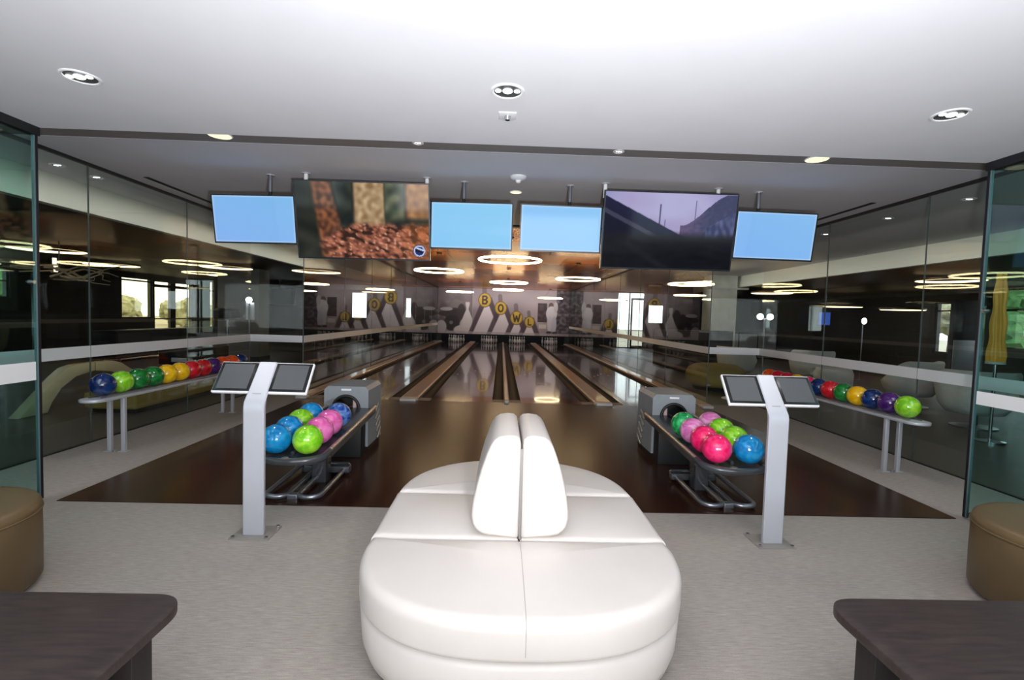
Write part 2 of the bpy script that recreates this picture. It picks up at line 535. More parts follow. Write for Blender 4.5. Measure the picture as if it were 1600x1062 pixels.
# ------------------------------------------------------------------ outer walls with openings
def wall_y(x, y0, y1, z0, z1, holes, th):
    """wall in a plane of constant x, holes = (ya, yb, za, zb)"""
    mb = MB()
    ys = sorted({y0, y1, *[h[0] for h in holes], *[h[1] for h in holes]})
    for a, b in zip(ys[:-1], ys[1:]):
        hs = sorted([(h[2], h[3]) for h in holes if h[0] <= a + 1e-6 and h[1] >= b - 1e-6])
        z = z0
        for za, zb in hs:
            if za > z: mb.box(min(x, x + th), max(x, x + th), a, b, z, za)
            z = zb
        if z < z1: mb.box(min(x, x + th), max(x, x + th), a, b, z, z1)
    return mb

def wall_x(y, x0, x1, z0, z1, holes, th):
    mb = MB()
    xs = sorted({x0, x1, *[h[0] for h in holes], *[h[1] for h in holes]})
    for a, b in zip(xs[:-1], xs[1:]):
        hs = sorted([(h[2], h[3]) for h in holes if h[0] <= a + 1e-6 and h[1] >= b - 1e-6])
        z = z0
        for za, zb in hs:
            if za > z: mb.box(a, b, y, y + th, z, za)
            z = zb
        if z < z1: mb.box(a, b, y, y + th, z, z1)
    return mb

HL = [(10.6, 12.9, 1.55, 2.36), (16.6, 18.05, 1.02, 2.45), (18.15, 20.4, 0.5, 2.42), (21.55, 22.0, 0.6, 2.62)]
struct('wall_left', wall_y(-WX, -4, BY, -.05, 3.0, HL, -0.2), M['dark_wall'], 'dark far wall of the left lounge with bright windows', 'wall')
HR = [(10.6, 12.47, 1.0, 2.55), (13.6, 14.3, 0.75, 2.25)]
struct('wall_right', wall_y(WX, -4, BY, -.05, 3.0, HR, 0.2), M['dark_wall'], 'dark far wall of the right lounge with windows to the trees', 'wall')
HBL = [(-7.83, -6.98, 1.13, 2.5), (-5.08, -4.72, 1.22, 2.3)]
struct('wall_back', wall_x(BY, -WX, -XF - .12, -.05, 3.0, HBL, 0.2), M['dark_wall'], 'dark end wall left of the lanes with two bright windows', 'wall')
HBR = [(5.85, 7.36, 0.0, 2.9), (7.45, 8.3, 1.3, 2.3)]
struct('wall_back', wall_x(BY, XF + .12, WX, -.05, 3.0, HBR, 0.2), M['dark_wall'], 'dark end wall right of the lanes with the bright doorway', 'wall')
struct('wall_front', MB().box(-WX, WX, -4.2, -4.0, -.05, 3.0), M['white_wall'], 'plain wall behind the viewer', 'wall')
struct('wall_pit', MB().box(-XF - .1, XF + .1, 28.2, 28.3, -.3, 3.0).box(-XF - .12, -XF - .01, BY, 28.2, -.3, 3).box(XF + .01, XF + .12, BY, 28.2, -.3, 3), M['pit'], 'black wall of the pinsetter pit behind the mural', 'wall')

# window frames
M['glass_warm'] = glass('warm_daylight_glass', (1.0, 0.93, 0.74, 1))  # cream colour of the left daylight, put into the pane tint
def window_y(name, x, ya, yb, za, zb, bars_y, bars_z, label, s, gm='glass'):
    w = 0.05
    mb = MB()
    mb.box(x - .05, x + .05, ya, ya + w, za, zb).box(x - .05, x + .05, yb - w, yb, za, zb)
    mb.box(x - .05, x + .05, ya + w, yb - w, za, za + w).box(x - .05, x + .05, ya + w, yb - w, zb - w, zb)
    for y, t in bars_y: mb.box(x - .05, x + .05, y - t / 2, y + t / 2, za + w, zb - w)
    for z, t in bars_z: mb.box(x - .045, x + .045, ya + w, yb - w, z - t / 2, z + t / 2)
    o = struct(name, mb, M['mullion'], label, 'window')
    part('glass_pane', MB().box(x - .006, x + .006, ya + w, yb - w, za + w, zb - w), M[gm], o)
    return o
window_y('window_1', -WX - .1, *HL[0], [], [(2.0, .03)], 'small window high on the dark wall at the left edge', 1)
window_y('window_2', -WX - .1, *HL[1], [], [(2.33, .05)], 'wide bright window left of the glazed lounge doors', 1, 'glass_warm')
window_y('window_3', -WX - .1, *HL[2], [(19.22, .3)], [(2.22, .1), (1.0, .04)], 'pair of tall glazed doors in the left lounge wall', 1, 'glass_warm')
window_y('window_4', -WX - .1, *HL[3], [], [(2.2, .05)], 'narrow slit window right of the lounge doors', 1, 'glass_warm')
window_y('window_5', WX + .1, *HR[0], [(11.4, .06)], [(2.0, .06)], 'wide window to green trees behind the gold lamp', 1)
window_y('window_6', WX + .1, *HR[1], [], [(2.0, .04)], 'tall window with a tree outside in the right lounge', 1)
def window_x(name, y, xa, xb, za, zb, bars_x, bars_z, label, cat='window'):
    w = 0.05
    mb = MB()
    mb.box(xa, xa + w, y - .05, y + .05, za, zb).box(xb - w, xb, y - .05, y + .05, za, zb)
    mb.box(xa + w, xb - w, y - .05, y + .05, za, za + w).box(xa + w, xb - w, y - .05, y + .05, zb - w, zb)
    for x, t in bars_x: mb.box(x - t / 2, x + t / 2, y - .045, y + .045, za + w, zb - w)
    for z, t in bars_z: mb.box(xa + w, xb - w, y - .045, y + .045, z - t / 2, z + t / 2)
    o = struct(name, mb, M['mullion'], label, cat)
    part('glass_pane', MB().box(xa + w, xb - w, y - .006, y + .006, za + w, zb - w), M['glass'], o)
    return o
window_x('window_7', BY + .1, *HBL[0], [], [], 'bright square window on the end wall left of the lanes')
window_x('window_8', BY + .1, *HBL[1], [], [], 'small bright window beside the left end of the mural')
window_x('window_9', BY + .1, *HBR[1], [], [], 'bright panel window right of the glazed doorway')
o = window_x('door_1', BY + .1, *HBR[0], [(6.5, .05)], [], 'tall bright glazed doorway at the far right end', 'door')
part('door_leaf', MB().box(6.56, 6.64, BY - .02, BY + .04, 0.02, 2.6).box(7.2, 7.28, BY - .02, BY + .04, 0.02, 2.6).box(6.64, 7.2, BY - .02, BY + .04, 2.5, 2.6).box(6.64, 7.2, BY - .02, BY + .04, .02, .14).box(6.64, 7.2, BY - .02, BY + .04, .9, .94), M['mullion'], o)

# ------------------------------------------------------------------ glass partitions
def pane_y(name, x, y0, y1, zt, stripe, label, mat='glass', track=True, band='frost', side=1):
    """glass panel in a plane of constant x"""
    o = struct(name, MB().box(x - .006, x + .006, y0 + .004, y1 - .004, 0.012, zt - .03), M[mat], label, 'glass wall')
    if stripe:
        part('frosted_band', MB().box(x + side * .0065, x + side * .0085, y0 + .004, y1 - .004, stripe[0], stripe[1]), M[band], o, 'white frosted safety band')
    if track:
        part('top_channel', MB().box(x - .02, x + .02, y0, y1, zt - .03, zt), M['track'], o)
        part('base_channel', MB().box(x - .015, x + .015, y0, y1, 0, .012), M['track'], o)
    part('edge_seal', MB().box(x - .007, x + .007, y0 - .003, y0 + .003, .012, zt - .03), M['seal'], o)
    return o
ST = (0.908, 1.028)
ys = [-1.28, 0.345, 1.97, 3.595, 5.22, 6.815, JY]
sides = {-1: 'left', 1: 'right'}
wn = 10
for s in (-1, 1):
    for i, (a, b) in enumerate(zip(ys[:-1], ys[1:])):
        if i < 2:
            continue
        wh = {2: 'behind the sliding pane', 3: 'nearest of the clear ones beside the ball rack', 4: 'middle of the clear ones beside the ball rack', 5: 'farthest of the clear ones beside the ball rack'}[i]
        pane_y('window_%d' % wn, s * XG, a, b, ZC, ST, 'clear glass panel of the %s partition, %s' % (sides[s], wh), side=-s)
        wn += 1
    o = struct('window_%d' % wn, MB().box(min(s * XF, s * XG) + .01, max(s * XF, s * XG) - .01, JY - .006, JY + .006, .012, ZC - .03), M['glass'],
               'narrow clear glass panel facing the viewer where the %s glass steps in' % sides[s], 'glass wall')
    part('frosted_band', MB().box(min(s * XF, s * XG) + .01, max(s * XF, s * XG) - .01, JY - .0085, JY - .0065, *ST), M['frost'], o, 'white frosted safety band')
    part('corner_fitting', MB().box(s * XF - .02 if s > 0 else s * XF - .05, s * XF + .05 if s > 0 else s * XF + .02, JY - .02, JY - .008, .34, .37), M['chrome'], o, 'small chrome clamp')
    wn += 1
    fy = [JY + (26.2 - JY) * k / 8 for k in range(9)]
    for k in range(8):
        pane_y('window_%d' % wn, s * XF, fy[k], fy[k + 1], ZC - .012, ST, 'clear glass panel along the %s lane, number %s from the foul line' % (sides[s], ['one', 'two', 'three', 'four', 'five', 'six', 'seven', 'eight'][k]), side=-s)
        wn += 1
# sliding green tinted panes beside the seating area
for s in (-1, 1):
    for a, b, wh in ((F - .03 - 2.4, F, 'front'), (-1.6, F - 2.43, 'rear')):
        o = struct('window_%d' % wn, MB().box(s * XN - .008, s * XN + .008, a, b, .01, ZN - .06), M['glass_near'], 'green tinted sliding glass pane at the %s side, %s one' % (sides[s], wh), 'glass wall')
        part('frosted_band', MB().box(s * XN - s * .011, s * XN - s * .0085, a + .01, b - .012, .90, 1.034 if s < 0 else 1.0), M['frost'], o, 'white frosted safety band')
        part('polished_edge', MB().box(s * XN - .009, s * XN + .009, b, b + .012, .01, ZN - .06), M['glass_edge'], o, 'pale green polished glass edge')
        part('dark_gasket', MB().box(s * XN - .012, s * XN + .012, b + .012, b + .03, .01, ZN - .02), M['track'], o)
        if wh == 'front':
            part('lock_stud', MB().cyl((s * XN - .02, b - .02, 1.61), (s * XN + .02, b - .02, 1.61), .014), M['chrome'], o)
            part('patch_fitting', MB().box(s * XN - .014, s * XN + .014, b - .16, b - .02, .01, .06), M['chrome'], o)
        wn += 1
    struct('trim_%d' % (6 + s), MB().box(min(s * XN - .03, s * XN + .03), max(s * XN - .03, s * XN + .03), -1.6, F + .03, ZN - .06, ZN), M['track'], 'dark ceiling track above the %s sliding glass' % sides[s], 'track')

# ------------------------------------------------------------------ lanes
LW = 0.195   # gutter width
def gutter_mb(x0, x1):
    mb = MB()
    n = 8
    pts = []
    for k in range(n + 1):
        a = PI * k / n
        pts.append(((x0 + x1) / 2 - math.cos(a) * (x1 - x0) / 2, 0.0 - math.sin(a) * 0.07))
    poly = pts + [(x1, -.095), (x0, -.095)]
    return mb.prism(poly, 'y', D + .03, LE)
lanes = [(-3.30, -1.81), (-1.49, -0.05), (0.05, 1.49), (1.81, 3.30)]
lname = ['outer left', 'inner left', 'inner right', 'outer right']
for (a, b), nm in zip(lanes, lname):
    t = thing('bowling_lane', 'dark glossy bowling lane, the %s of the four' % nm, 'bowling lane', ((a + b) / 2, D, 0))
    h = (b - a) / 2
    part('lane_surface', MB().box(-h + LW, h - LW, 0.0, LE - D, -.09, 0.004), M['lane'], t)
    g = gutter_mb(-h, -h + LW).transform(Matrix.Translation((0, -D, 0)))
    part('gutter', g, M['gutter'], t)
    g = gutter_mb(h - LW, h).transform(Matrix.Translation((0, -D, 0)))
    part('gutter', g, M['gutter'], t)
    for k in range(7):
        x = (k - 3) * (h - LW) / 4
        y = 4.6 - abs(k - 3) * .28
        part('arrow_mark', MB().prism([(x - .02, y), (x + .02, y), (x, y + .16)], 'z', .004, .0048), M['cap'], t, 'pale aiming arrow')

def capping(x0, x1, label, h=0.055, ribs=True):
    t = thing('lane_capping', label, 'lane capping', ((x0 + x1) / 2, D, 0))
    w = (x1 - x0) / 2
    prof = [(-w, -.09), (-w, h - .02), (-w + .02, h), (w - .02, h), (w, h - .02), (w, -.09)]
    part('top_rail', MB().prism(prof, 'y', .04, LE - D - .3), M['cap'], t)
    part('end_cap', MB().box(-w + .012, w - .012, -.10, .04, -.0, h - .008, bev=.015), M['cap_end'], t, 'pale metal end plate')
    if ribs:
        for s in (-1, 1):
            part('side_strip', MB().box(s * w - .006, s * w + .006, .04, LE - D - .3, h - .035, h - .02), M['rail'], t)
    return t
capping(-1.80, -1.50, 'wide beige capping between the two left lanes')
capping(1.50, 1.80, 'wide beige capping between the two right lanes')
capping(-.048, .048, 'narrow beige capping between the two middle lanes', .05, False)
capping(-XF + .02, -3.31, 'beige ledge at the foot of the left lane glass')
capping(3.31, XF - .02, 'beige ledge at the foot of the right lane glass')

# pins
def pin_proto():
    t = thing('bowling_pin', '', 'bowling pin', (0, 0, 0))
    prof = [(0, 0), (.026, 0), (.030, .01), (.047, .06), (.0595, .114), (.056, .16), (.040, .215), (.026, .25), (.0235, .27), (.026, .30), (.032, .335), (.0315, .355), (.024, .372), (.012, .380), (0, .381)]
    part('pin_body', MB().lathe(prof, n=16), M['pin'], t, angle=1.5)
    for z in (.262, .282):
        part('stripe', MB().lathe([(.0246, z - .004), (.0252, z - .004), (.0252, z + .004), (.0246, z + .004)], n=16), M['pin_red'], t, 'red neck stripe', angle=1.5)
    return t
proto = pin_proto()
first = True
for (a, b), nm in zip(lanes, lname):
    cx = (a + b) / 2
    for r in range(4):
        for k in range(r + 1):
            loc = (cx + (k - r / 2) * .262, 26.05 + r * .227, .004)
            lab = 'white bowling pin standing at the far end of the %s lane' % nm
            grp = 'pins of the %s lane' % nm
            if first:
                proto.location = loc; proto['label'] = lab; proto['group'] = grp; first = False
            else:
                dup(proto, loc, lab, grp)

# ------------------------------------------------------------------ painted pictures on grids
def s2l(c):
    def f(v):
        v = max(0.0, min(1.0, v / 255.0))
        return v / 12.92 if v <= 0.04045 else ((v + 0.055) / 1.055) ** 2.4
    return (f(c[0]), f(c[1]), f(c[2]), 1.0)

def picture(name, w, h, nx, ny, func, mat, parent, ox=0.0, oz=0.0, y=0.0):
    """upright grid facing -y, centred at (ox, oz); func(u, v) -> srgb 0..255, v from the bottom"""
    vs = []; fs = []; cols = []
    for j in range(ny + 1):
        for i in range(nx + 1):
            u, v = i / nx, j / ny
            vs.append((ox - w / 2 + u * w, y, oz - h / 2 + v * h))
            cols.append(s2l(func(u, v)))
    for j in range(ny):
        for i in range(nx):
            a = j * (nx + 1) + i
            fs.append((a, a + 1, a + nx + 2, a + nx + 1))
    me = bpy.data.meshes.new(name)
    me.from_pydata(vs, [], fs)
    ca = me.color_attributes.new('Col', 'FLOAT_COLOR', 'POINT')
    ca.data.foreach_set('color', [x for c in cols for x in c])
    me.materials.append(mat)
    return link(name, me, parent)

def mixc(a, b, t):
    t = max(0.0, min(1.0, t))
    return tuple(x + (y - x) * t for x, y in zip(a, b))
def sm(a, b, x):
    t = max(0.0, min(1.0, (x - a) / (b - a)))
    return t * t * (3 - 2 * t)
def nz(x, y, z=0.0):
    return noise.noise(Vector((x, y, z)))

def pic_leaves(u, v):
    c = mixc((20, 23, 22), (52, 54, 46), .5 + .8 * nz(u * 5, v * 5))
    # left leaning trunk
    t1 = sm(.10, .14, u - .06 * (1 - v)) * (1 - sm(.24, .28, u - .12 * (1 - v)))
    c = mixc(c, mixc((74, 46, 34), (146, 92, 62), .5 + nz(u * 26, v * 14, 2)), t1)
    gap = sm(.27, .29, u - .1 * (1 - v)) * (1 - sm(.41, .43, u)) * sm(.4, .5, v)
    c = mixc(c, mixc((20, 26, 26), (66, 72, 60), .35 + nz(u * 9, v * 6, 5) + (v - .7)), gap)
    t2 = sm(.42, .45, u) * (1 - sm(.65, .68, u)) * sm(.34, .45, v)
    c = mixc(c, mixc((138, 108, 76), (202, 176, 138), .5 + .9 * nz(u * 24, v * 12, 7)), t2)
    g2 = sm(.66, .68, u) * (1 - sm(.8, .84, u)) * sm(.45, .6, v)
    c = mixc(c, mixc((52, 62, 52), (112, 116, 92), .5 + nz(u * 12, v * 8, 9)), g2)
    t3 = sm(.81, .85, u) * sm(.5, .6, v)
    c = mixc(c, mixc((128, 86, 54), (180, 134, 84), .5 + nz(u * 20, v * 10, 12)), t3)
    # leaf litter
    edge = .46 - .9 * max(0, .42 - u) + .04 * nz(u * 14, 3.3)
    lf = sm(edge + .05, edge - .06, v) * sm(.16, .32, u + .25 * v)
    n1 = nz(u * 26 + v * 9, v * 20, 1.5); n2 = nz(u * 44, v * 34 + u * 18, 4.2)
    leaf = mixc((74, 40, 30), (186, 116, 90), .45 + 1.0 * n1 + .5 * n2)
    leaf = mixc(leaf, (214, 166, 142), .8 * sm(.26, .55, n2))
    leaf = mixc(leaf, (52, 34, 28), sm(.18, .42, -n1))
    leaf = mixc(leaf, (196, 112, 52), .45 * sm(.7, 1.0, u))
    c = mixc(c, leaf, lf)
    # round blue channel mark
    du, dv = (u - .925) * 1.75, v - .115
    r = math.hypot(du, dv)
    if r < .085:
        c = (24, 42, 110)
        if .060 < r < .078: c = (190, 205, 240)
        if abs(dv + .35 * du) < .020 and r < .06: c = (14, 20, 52)
        if abs(dv - .028 + .35 * du) < .010 and r < .06: c = (205, 218, 245)
    return c

def pic_street(u, v):
    c = mixc((178, 174, 214), (134, 140, 192), sm(.5, 1.0, abs(u - .45) * 1.2 + (v - .6) * .6))
    c = mixc(c, (158, 142, 186), .2 + .7 * nz(u * 3, v * 4))
    # buildings right
    if u > .58 and v < .58 + .42 * sm(.58, .95, u):
        c = mixc((96, 78, 116), (58, 62, 96), sm(.6, .85, u) + .6 * nz(u * 30, v * 22))
    if u > .78 and v < .25 + .95 * (u - .45):
        c = mixc((52, 58, 96), (92, 98, 140), .4 + .9 * nz(u * 34, v * 10, 3))
    for px, top in ((.42, .86), (.69, .92), (.46, .66)):
        if abs(u - px) < .004 and v < top: c = (70, 66, 104)
    # platform roof left
    line = .95 - .84 * u
    if v < line and u < .62:
        c = mixc((30, 32, 62), (22, 24, 44), sm(.0, .3, line - v))
        if .16 < line - v < .22: c = (64, 62, 84)
    gl = sm(.52, .40, v + .03 * nz(u * 8, 1))
    c = mixc(c, (30, 30, 38), gl)
    c = mixc(c, (20, 21, 27), sm(.38, .1, v))
    if v < .5: c = tuple(x + 6 * nz(u * 9, v * 16, 8) for x in c)
    return c

def pic_blue(base, tint):
    def f(u, v):
        c = mixc(base, tint, .5 * v + .35 * u)
        e = min(u, 1 - u, (v) * .6, (1 - v) * .6)
        return mixc(mixc(c, (232, 240, 255), .45), c, sm(0, .02, e))
    return f

# ------------------------------------------------------------------ hanging screens
def tv(name, label, cx, cz, w, h, tilt, yaw, roll, func, nx, ny, group, poles, y=5.35):
    t = thing(name, label, 'television', (cx, y, cz), group=group)
    t.rotation_mode = 'QUATERNION'
    n = Vector((math.sin(yaw), -math.cos(yaw), 0))
    rt = Vector((math.cos(yaw), math.sin(yaw), 0))
    up = Vector((0, 0, 1)) * math.cos(tilt) + n * math.sin(tilt)
    rt2 = rt * math.cos(roll) + up * math.sin(roll)
    up2 = up * math.cos(roll) - rt * math.sin(roll)
    bk = up2.cross(rt2)  # local +y points to the back
    bk = -rt2.cross(up2)
    R = Matrix((rt2, rt2.cross(up2) * -1, up2)).transposed()
    if R.determinant() < 0:
        R = Matrix((rt2, rt2.cross(up2), up2)).transposed()
    R = Matrix((rt2, up2.cross(rt2), up2)).transposed()
    t.rotation_quaternion = R.to_quaternion()
    b = .012
    part('casing', MB().box(-w / 2 + .004, w / 2 - .004, .004, .05, -h / 2 + .004, h / 2 - .004, bev=.004), M['tv_back'], t)
    fr = MB().box(-w / 2, w / 2, -.002, .03, h / 2 - b, h / 2).box(-w / 2, w / 2, -.002, .03, -h / 2, -h / 2 + b * 1.4)
    fr.box(-w / 2, -w / 2 + b, -.002, .03, -h / 2 + b * 1.4, h / 2 - b).box(w / 2 - b, w / 2, -.002, .03, -h / 2 + b * 1.4, h / 2 - b)
    part('bezel', fr, M['tv_frame'], t)
    picture('screen', w - 2 * b, h - 2.4 * b, nx, ny, func, M['screen_pic'], t, 0, .2 * b, .001)
    Ri = R.inverted()
    br = MB().box(-.12, .12, .05, .09, -.12, .12, bev=.005)
    part('wall_plate', br, M['tv_back'], t)
    for (px, white) in poles:
        # vertical pole from the back of the set to the ceiling, in local coordinates
        base = Vector((px, 0.085, 0.0)) if abs(px) < .2 else Vector((px, 0.07, h * .1))
        top_w = R @ base
        dz = (ZC - cz) - top_w.z
        topl = Ri @ (top_w + Vector((0, 0, dz)))
        mid = base.lerp(topl, .62)
        po = part('mount_pole', MB().cyl(base, mid, .018, 12), M['tv_back'], t)
        part('pole_sleeve', MB().cyl(mid, topl, .022, 12), M['dl_trim'] if white else M['steel'], po, 'pale upper sleeve')
        upl = (topl - base).normalized()
        part('ceiling_plate', MB().cyl(topl - upl * .012, topl, .045, 20), M['silver'], po)
        if abs(px) >= .2:
            part('arm', MB().box(min(px, 0), max(px, 0), .06, .085, h * .1 - .02, h * .1 + .02), M['tv_back'], po)
    return t
R_ = math.radians
tv('hanging_television', 'large hanging screen showing autumn leaves and tree trunks', -1.626, 2.427, 1.408, .807, R_(11.8), R_(1.2), R_(.5), pic_leaves, 190, 108, 'screens hanging over the lanes', [(-.62, True), (.66, True)], y=5.27)
tv('hanging_television', 'large hanging screen showing a dusky street scene, mostly black', 1.653, 2.426, 1.455, .819, R_(10), R_(2.2), R_(.6), pic_street, 180, 100, 'screens hanging over the lanes', [(-.70, True), (.55, True)], y=5.27)
tv('score_monitor', 'small blue score monitor at the far left of the hanging row', -2.81, 2.423, .898, .511, R_(8.7), R_(-2.2), R_(.4), pic_blue((138, 184, 246), (128, 190, 240)), 40, 24, 'blue score monitors', [(.13, False)])
tv('score_monitor', 'small blue score monitor between the leaves screen and the middle gap', -.482, 2.43, .896, .508, R_(2.8), R_(-3.6), R_(-.4), pic_blue((140, 206, 252), (150, 214, 252)), 40, 24, 'blue score monitors', [(-.1, False)])
tv('score_monitor', 'small blue score monitor between the middle gap and the street screen', .49, 2.431, .889, .501, R_(6), R_(.2), R_(-.3), pic_blue((140, 198, 252), (146, 206, 252)), 40, 24, 'blue score monitors', [(.1, False)])
tv('score_monitor', 'small blue score monitor at the far right of the hanging row', 2.855, 2.428, .908, .521, R_(8), R_(1.3), R_(-.3), pic_blue((132, 184, 246), (140, 196, 246)), 40, 24, 'blue score monitors', [(-.16, False)])

# ------------------------------------------------------------------ mural
def seg(px, py, ax, ay, bx, by):
    dx, dy = bx - ax, by - ay
    t = max(0, min(1, ((px - ax) * dx + (py - ay) * dy) / (dx * dx + dy * dy + 1e-9)))
    return math.hypot(px - ax - t * dx, py - ay - t * dy)
GL = {
    'B': [(-.3, -.5, -.3, .5), (-.3, .5, .15, .5), (.15, .5, .3, .3), (.3, .3, .1, .02), (-.3, .02, .1, .02), (.1, .02, .34, -.22), (.34, -.22, .15, -.5), (.15, -.5, -.3, -.5)],
    'O': [(.36 * math.cos(a * PI / 6), .5 * math.sin(a * PI / 6), .36 * math.cos((a + 1) * PI / 6), .5 * math.sin((a + 1) * PI / 6)) for a in range(12)],
    'W': [(-.5, .5, -.25, -.5), (-.25, -.5, 0, .25), (0, .25, .25, -.5), (.25, -.5, .5, .5)],
    'L': [(-.22, .5, -.22, -.5), (-.22, -.5, .32, -.5)],
}
def letter(ch, u, v):
    return min(seg(u, v, *s_) for s_ in GL[ch])
WM, HM = 7.06, 2.44
def mural(u, v):
    x, y = u * WM, v * HM            # metres from the lower left corner
    c = mixc((150, 138, 146), (176, 162, 166), .5 + nz(u * 6, v * 3, 2))
    c = mixc(c, (205, 190, 196), .5 * sm(.5, .9, u) * sm(.1, .5, v))
    # left: dark figures and a pale pin
    if u < .26:
        d = .5 + nz(u * 16, v * 6, 11) * 1.3
        c = mixc((98, 86, 90), (150, 140, 142), d)
        if v > .72: c = mixc(c, (122, 108, 114), .7)
    for (bx, by, rx, ry, cc) in [(.55, 1.05, .55, .16, (62, 52, 54)), (.95, 1.5, .28, .34, (128, 120, 120)), (.9, .95, .5, .42, (58, 48, 52)), (.75, .55, .42, .42, (44, 36, 40)), (1.25, 1.15, .22, .45, (64, 54, 58)),
                                 (.2, .35, .28, .35, (186, 178, 180)), (1.6, .5, .42, .4, (206, 196, 200)), (1.45, .2, .6, .28, (214, 206, 208)), (.45, 1.3, .34, .1, (176, 168, 170)), (.72, .58, .1, .1, (120, 112, 116))]:
        q = ((x - bx) / rx) ** 2 + ((y - by) / ry) ** 2
        c = mixc(c, cc, sm(1.15, .8, q))
    q = abs(x - 1.58) - (.11 + .16 * sm(1.3, .7, y) - .05 * sm(1.1, 1.35, y) * sm(1.6, 1.3, y))
    if .3 < y < 1.7: c = mixc(c, (218, 210, 212), sm(.03, -.03, q))
    # grey column
    k = sm(1.82, 1.88, x) * sm(2.34, 2.28, x) * sm(1.5, 1.2, y)
    c = mixc(c, (146, 132, 140), k)
    # four big pins with yellow letter heads, stepping down to the right
    for ch, lx, ly, s_, tx in (('B', 2.50, 1.83, .60, 2.62), ('O', 3.36, 1.42, .56, 3.46), ('W', 4.22, .92, .58, 4.24), ('L', 4.92, .72, .46, 4.92)):
        ybase = ly - s_ * .55
        # dark surround
        dw = .34 + (ybase + .2 - y) * .38
        if y < ybase + .5: c = mixc(c, (74, 58, 68), sm(.04, -.04, abs(x - tx) - dw) * .85)
        w_ = .10 + max(0, (ybase + .05 - y)) * .42
        if y < ybase + .02: c = mixc(c, (226, 216, 222), sm(.04, -.03, abs(x - tx) - w_))
        du, dv = (x - lx) / s_, (y - ly) / s_
        rr = math.hypot(du, dv * .9)
        top = seg(x, y, lx, ly, lx - .05, ly + s_ * 1.15)
        c = mixc(c, (98, 80, 84), sm(.24, .16, top / s_) * .6)
        c = mixc(c, (120, 96, 60), sm(.62, .56, rr))
        c = mixc(c, (206, 172, 66), sm(.54, .50, rr))
        if rr < .56:
            c = mixc(c, (66, 50, 40), sm(.09, .05, letter(ch, du / .62, dv / .66) * .62))
    # right: dark machine, man in white, clutter
    if 5.35 < x < 5.85 and .72 < y < 1.75: c = mixc((60, 48, 54), (92, 78, 86), .5 + nz(u * 30, v * 14))
    if 5.42 < x < 5.82 and .38 < y < .62: c = (214, 206, 204)
    if x > 6.35:
        c = mixc((66, 56, 66), (146, 138, 146), .35 + .9 * nz(u * 40, v * 16, 6))
    for (bx, by, rx, ry, cc) in [(6.06, 1.62, .13, .17, (110, 90, 86)), (6.1, 1.2, .30, .40, (226, 222, 228)), (6.02, .62, .14, .45, (216, 212, 222)), (6.24, .60, .14, .46, (206, 202, 214)), (5.98, .18, .14, .08, (60, 54, 70)), (6.28, .16, .14, .08, (60, 54, 70)), (6.32, 1.55, .12, .28, (210, 206, 212))]:
        q = ((x - bx) / rx) ** 2 + ((y - by) / ry) ** 2
        c = mixc(c, cc, sm(1.15, .85, q))
    if y < .14: c = mixc(c, (190, 178, 184), .7)
    return c
t = thing('mural', 'black and white bowling mural with yellow letters above the pins', 'mural', (0, 26.22, .475))
part('backing_board', MB().box(-XF + .005, XF - .005, .003, .10, 0, HM), M['black'], t)
picture('printed_face', WM, HM, 353, 122, mural, M['mural'], t, 0, HM / 2, 0)
part('lower_edge', MB().box(-XF + .005, XF - .005, -.012, .10, -.04, 0), M['black'], t)

# ------------------------------------------------------------------ bench
def cushion(outline, z0, z1, r, dome, cx, cy, nround=5, ntop=6, boxy=False):
    """outline: CCW list of (x, y); rounded pad with domed top"""
    n = len(outline)
    nor = []
    for i in range(n):
        a = outline[i - 1]; b = outline[(i + 1) % n]
        dx, dy = b[0] - a[0], b[1] - a[1]
        l = math.hypot(dx, dy) or 1
        nor.append((dy / l, -dx / l))
    def ring(inset, z, bulge=0):
        return [(x - nx * (inset - bulge), y - ny * (inset - bulge), z) for (x, y), (nx, ny) in zip(outline, nor)]
    loops = []
    for k in range(nround + 1):
        a = PI / 2 * k / nround
        loops.append(ring(r * .5 * (1 - math.sin(a)), z0 + r * .5 * (1 - math.cos(a))))
    for k in range(nround + 1):
        a = PI / 2 * k / nround
        loops.append(ring(r * (1 - math.cos(a)), z1 - r + r * math.sin(a)))
    last = loops[-1]
    for k in range(1, ntop + 1):
        t_ = k / ntop * .97
        zz = z1 + dome * (1 - (1 - t_) ** 2)
        lp = [(x + (cx - x) * t_, y + (cy - y) * t_, zz) for x, y, _ in last]
        if boxy:
            hx = max(abs(x - cx) for x, y, _ in last); hy = max(abs(y - cy) for x, y, _ in last)
            lp = [(x, y, z1 + dome * max(0, 1 - ((x - cx) / hx) ** 2) * max(0, 1 - ((y - cy) / hy) ** 2)) for x, y, _ in lp]
        loops.append(lp)
    return loops

BX, BY0, BY1 = -0.013, 2.285, 2.875
A_, BF, BB = 0.708, 0.645, 0.70
YM = 2.58        # middle of the bench
ZS = .406        # top edge of the seat cushions
ZK = .252        # crease between cushions and base
def half_oval(cy, b, sgn, n=40, a=A_, e=2.25):
    pts = []
    for k in range(n + 1):
        th = PI * k / n
        c_, s_ = math.cos(th), math.sin(th)
        x = a * math.copysign(abs(c_) ** (2 / e), c_)
        y = b * abs(s_) ** (2 / e)
        pts.append((x, y * sgn + cy))
    return pts
bench = thing('bench', 'oval white leather bench with a double backrest in the middle', 'bench', (BX, YM, 0))
def shift(pts): return [(x, y - YM) for x, y in pts]
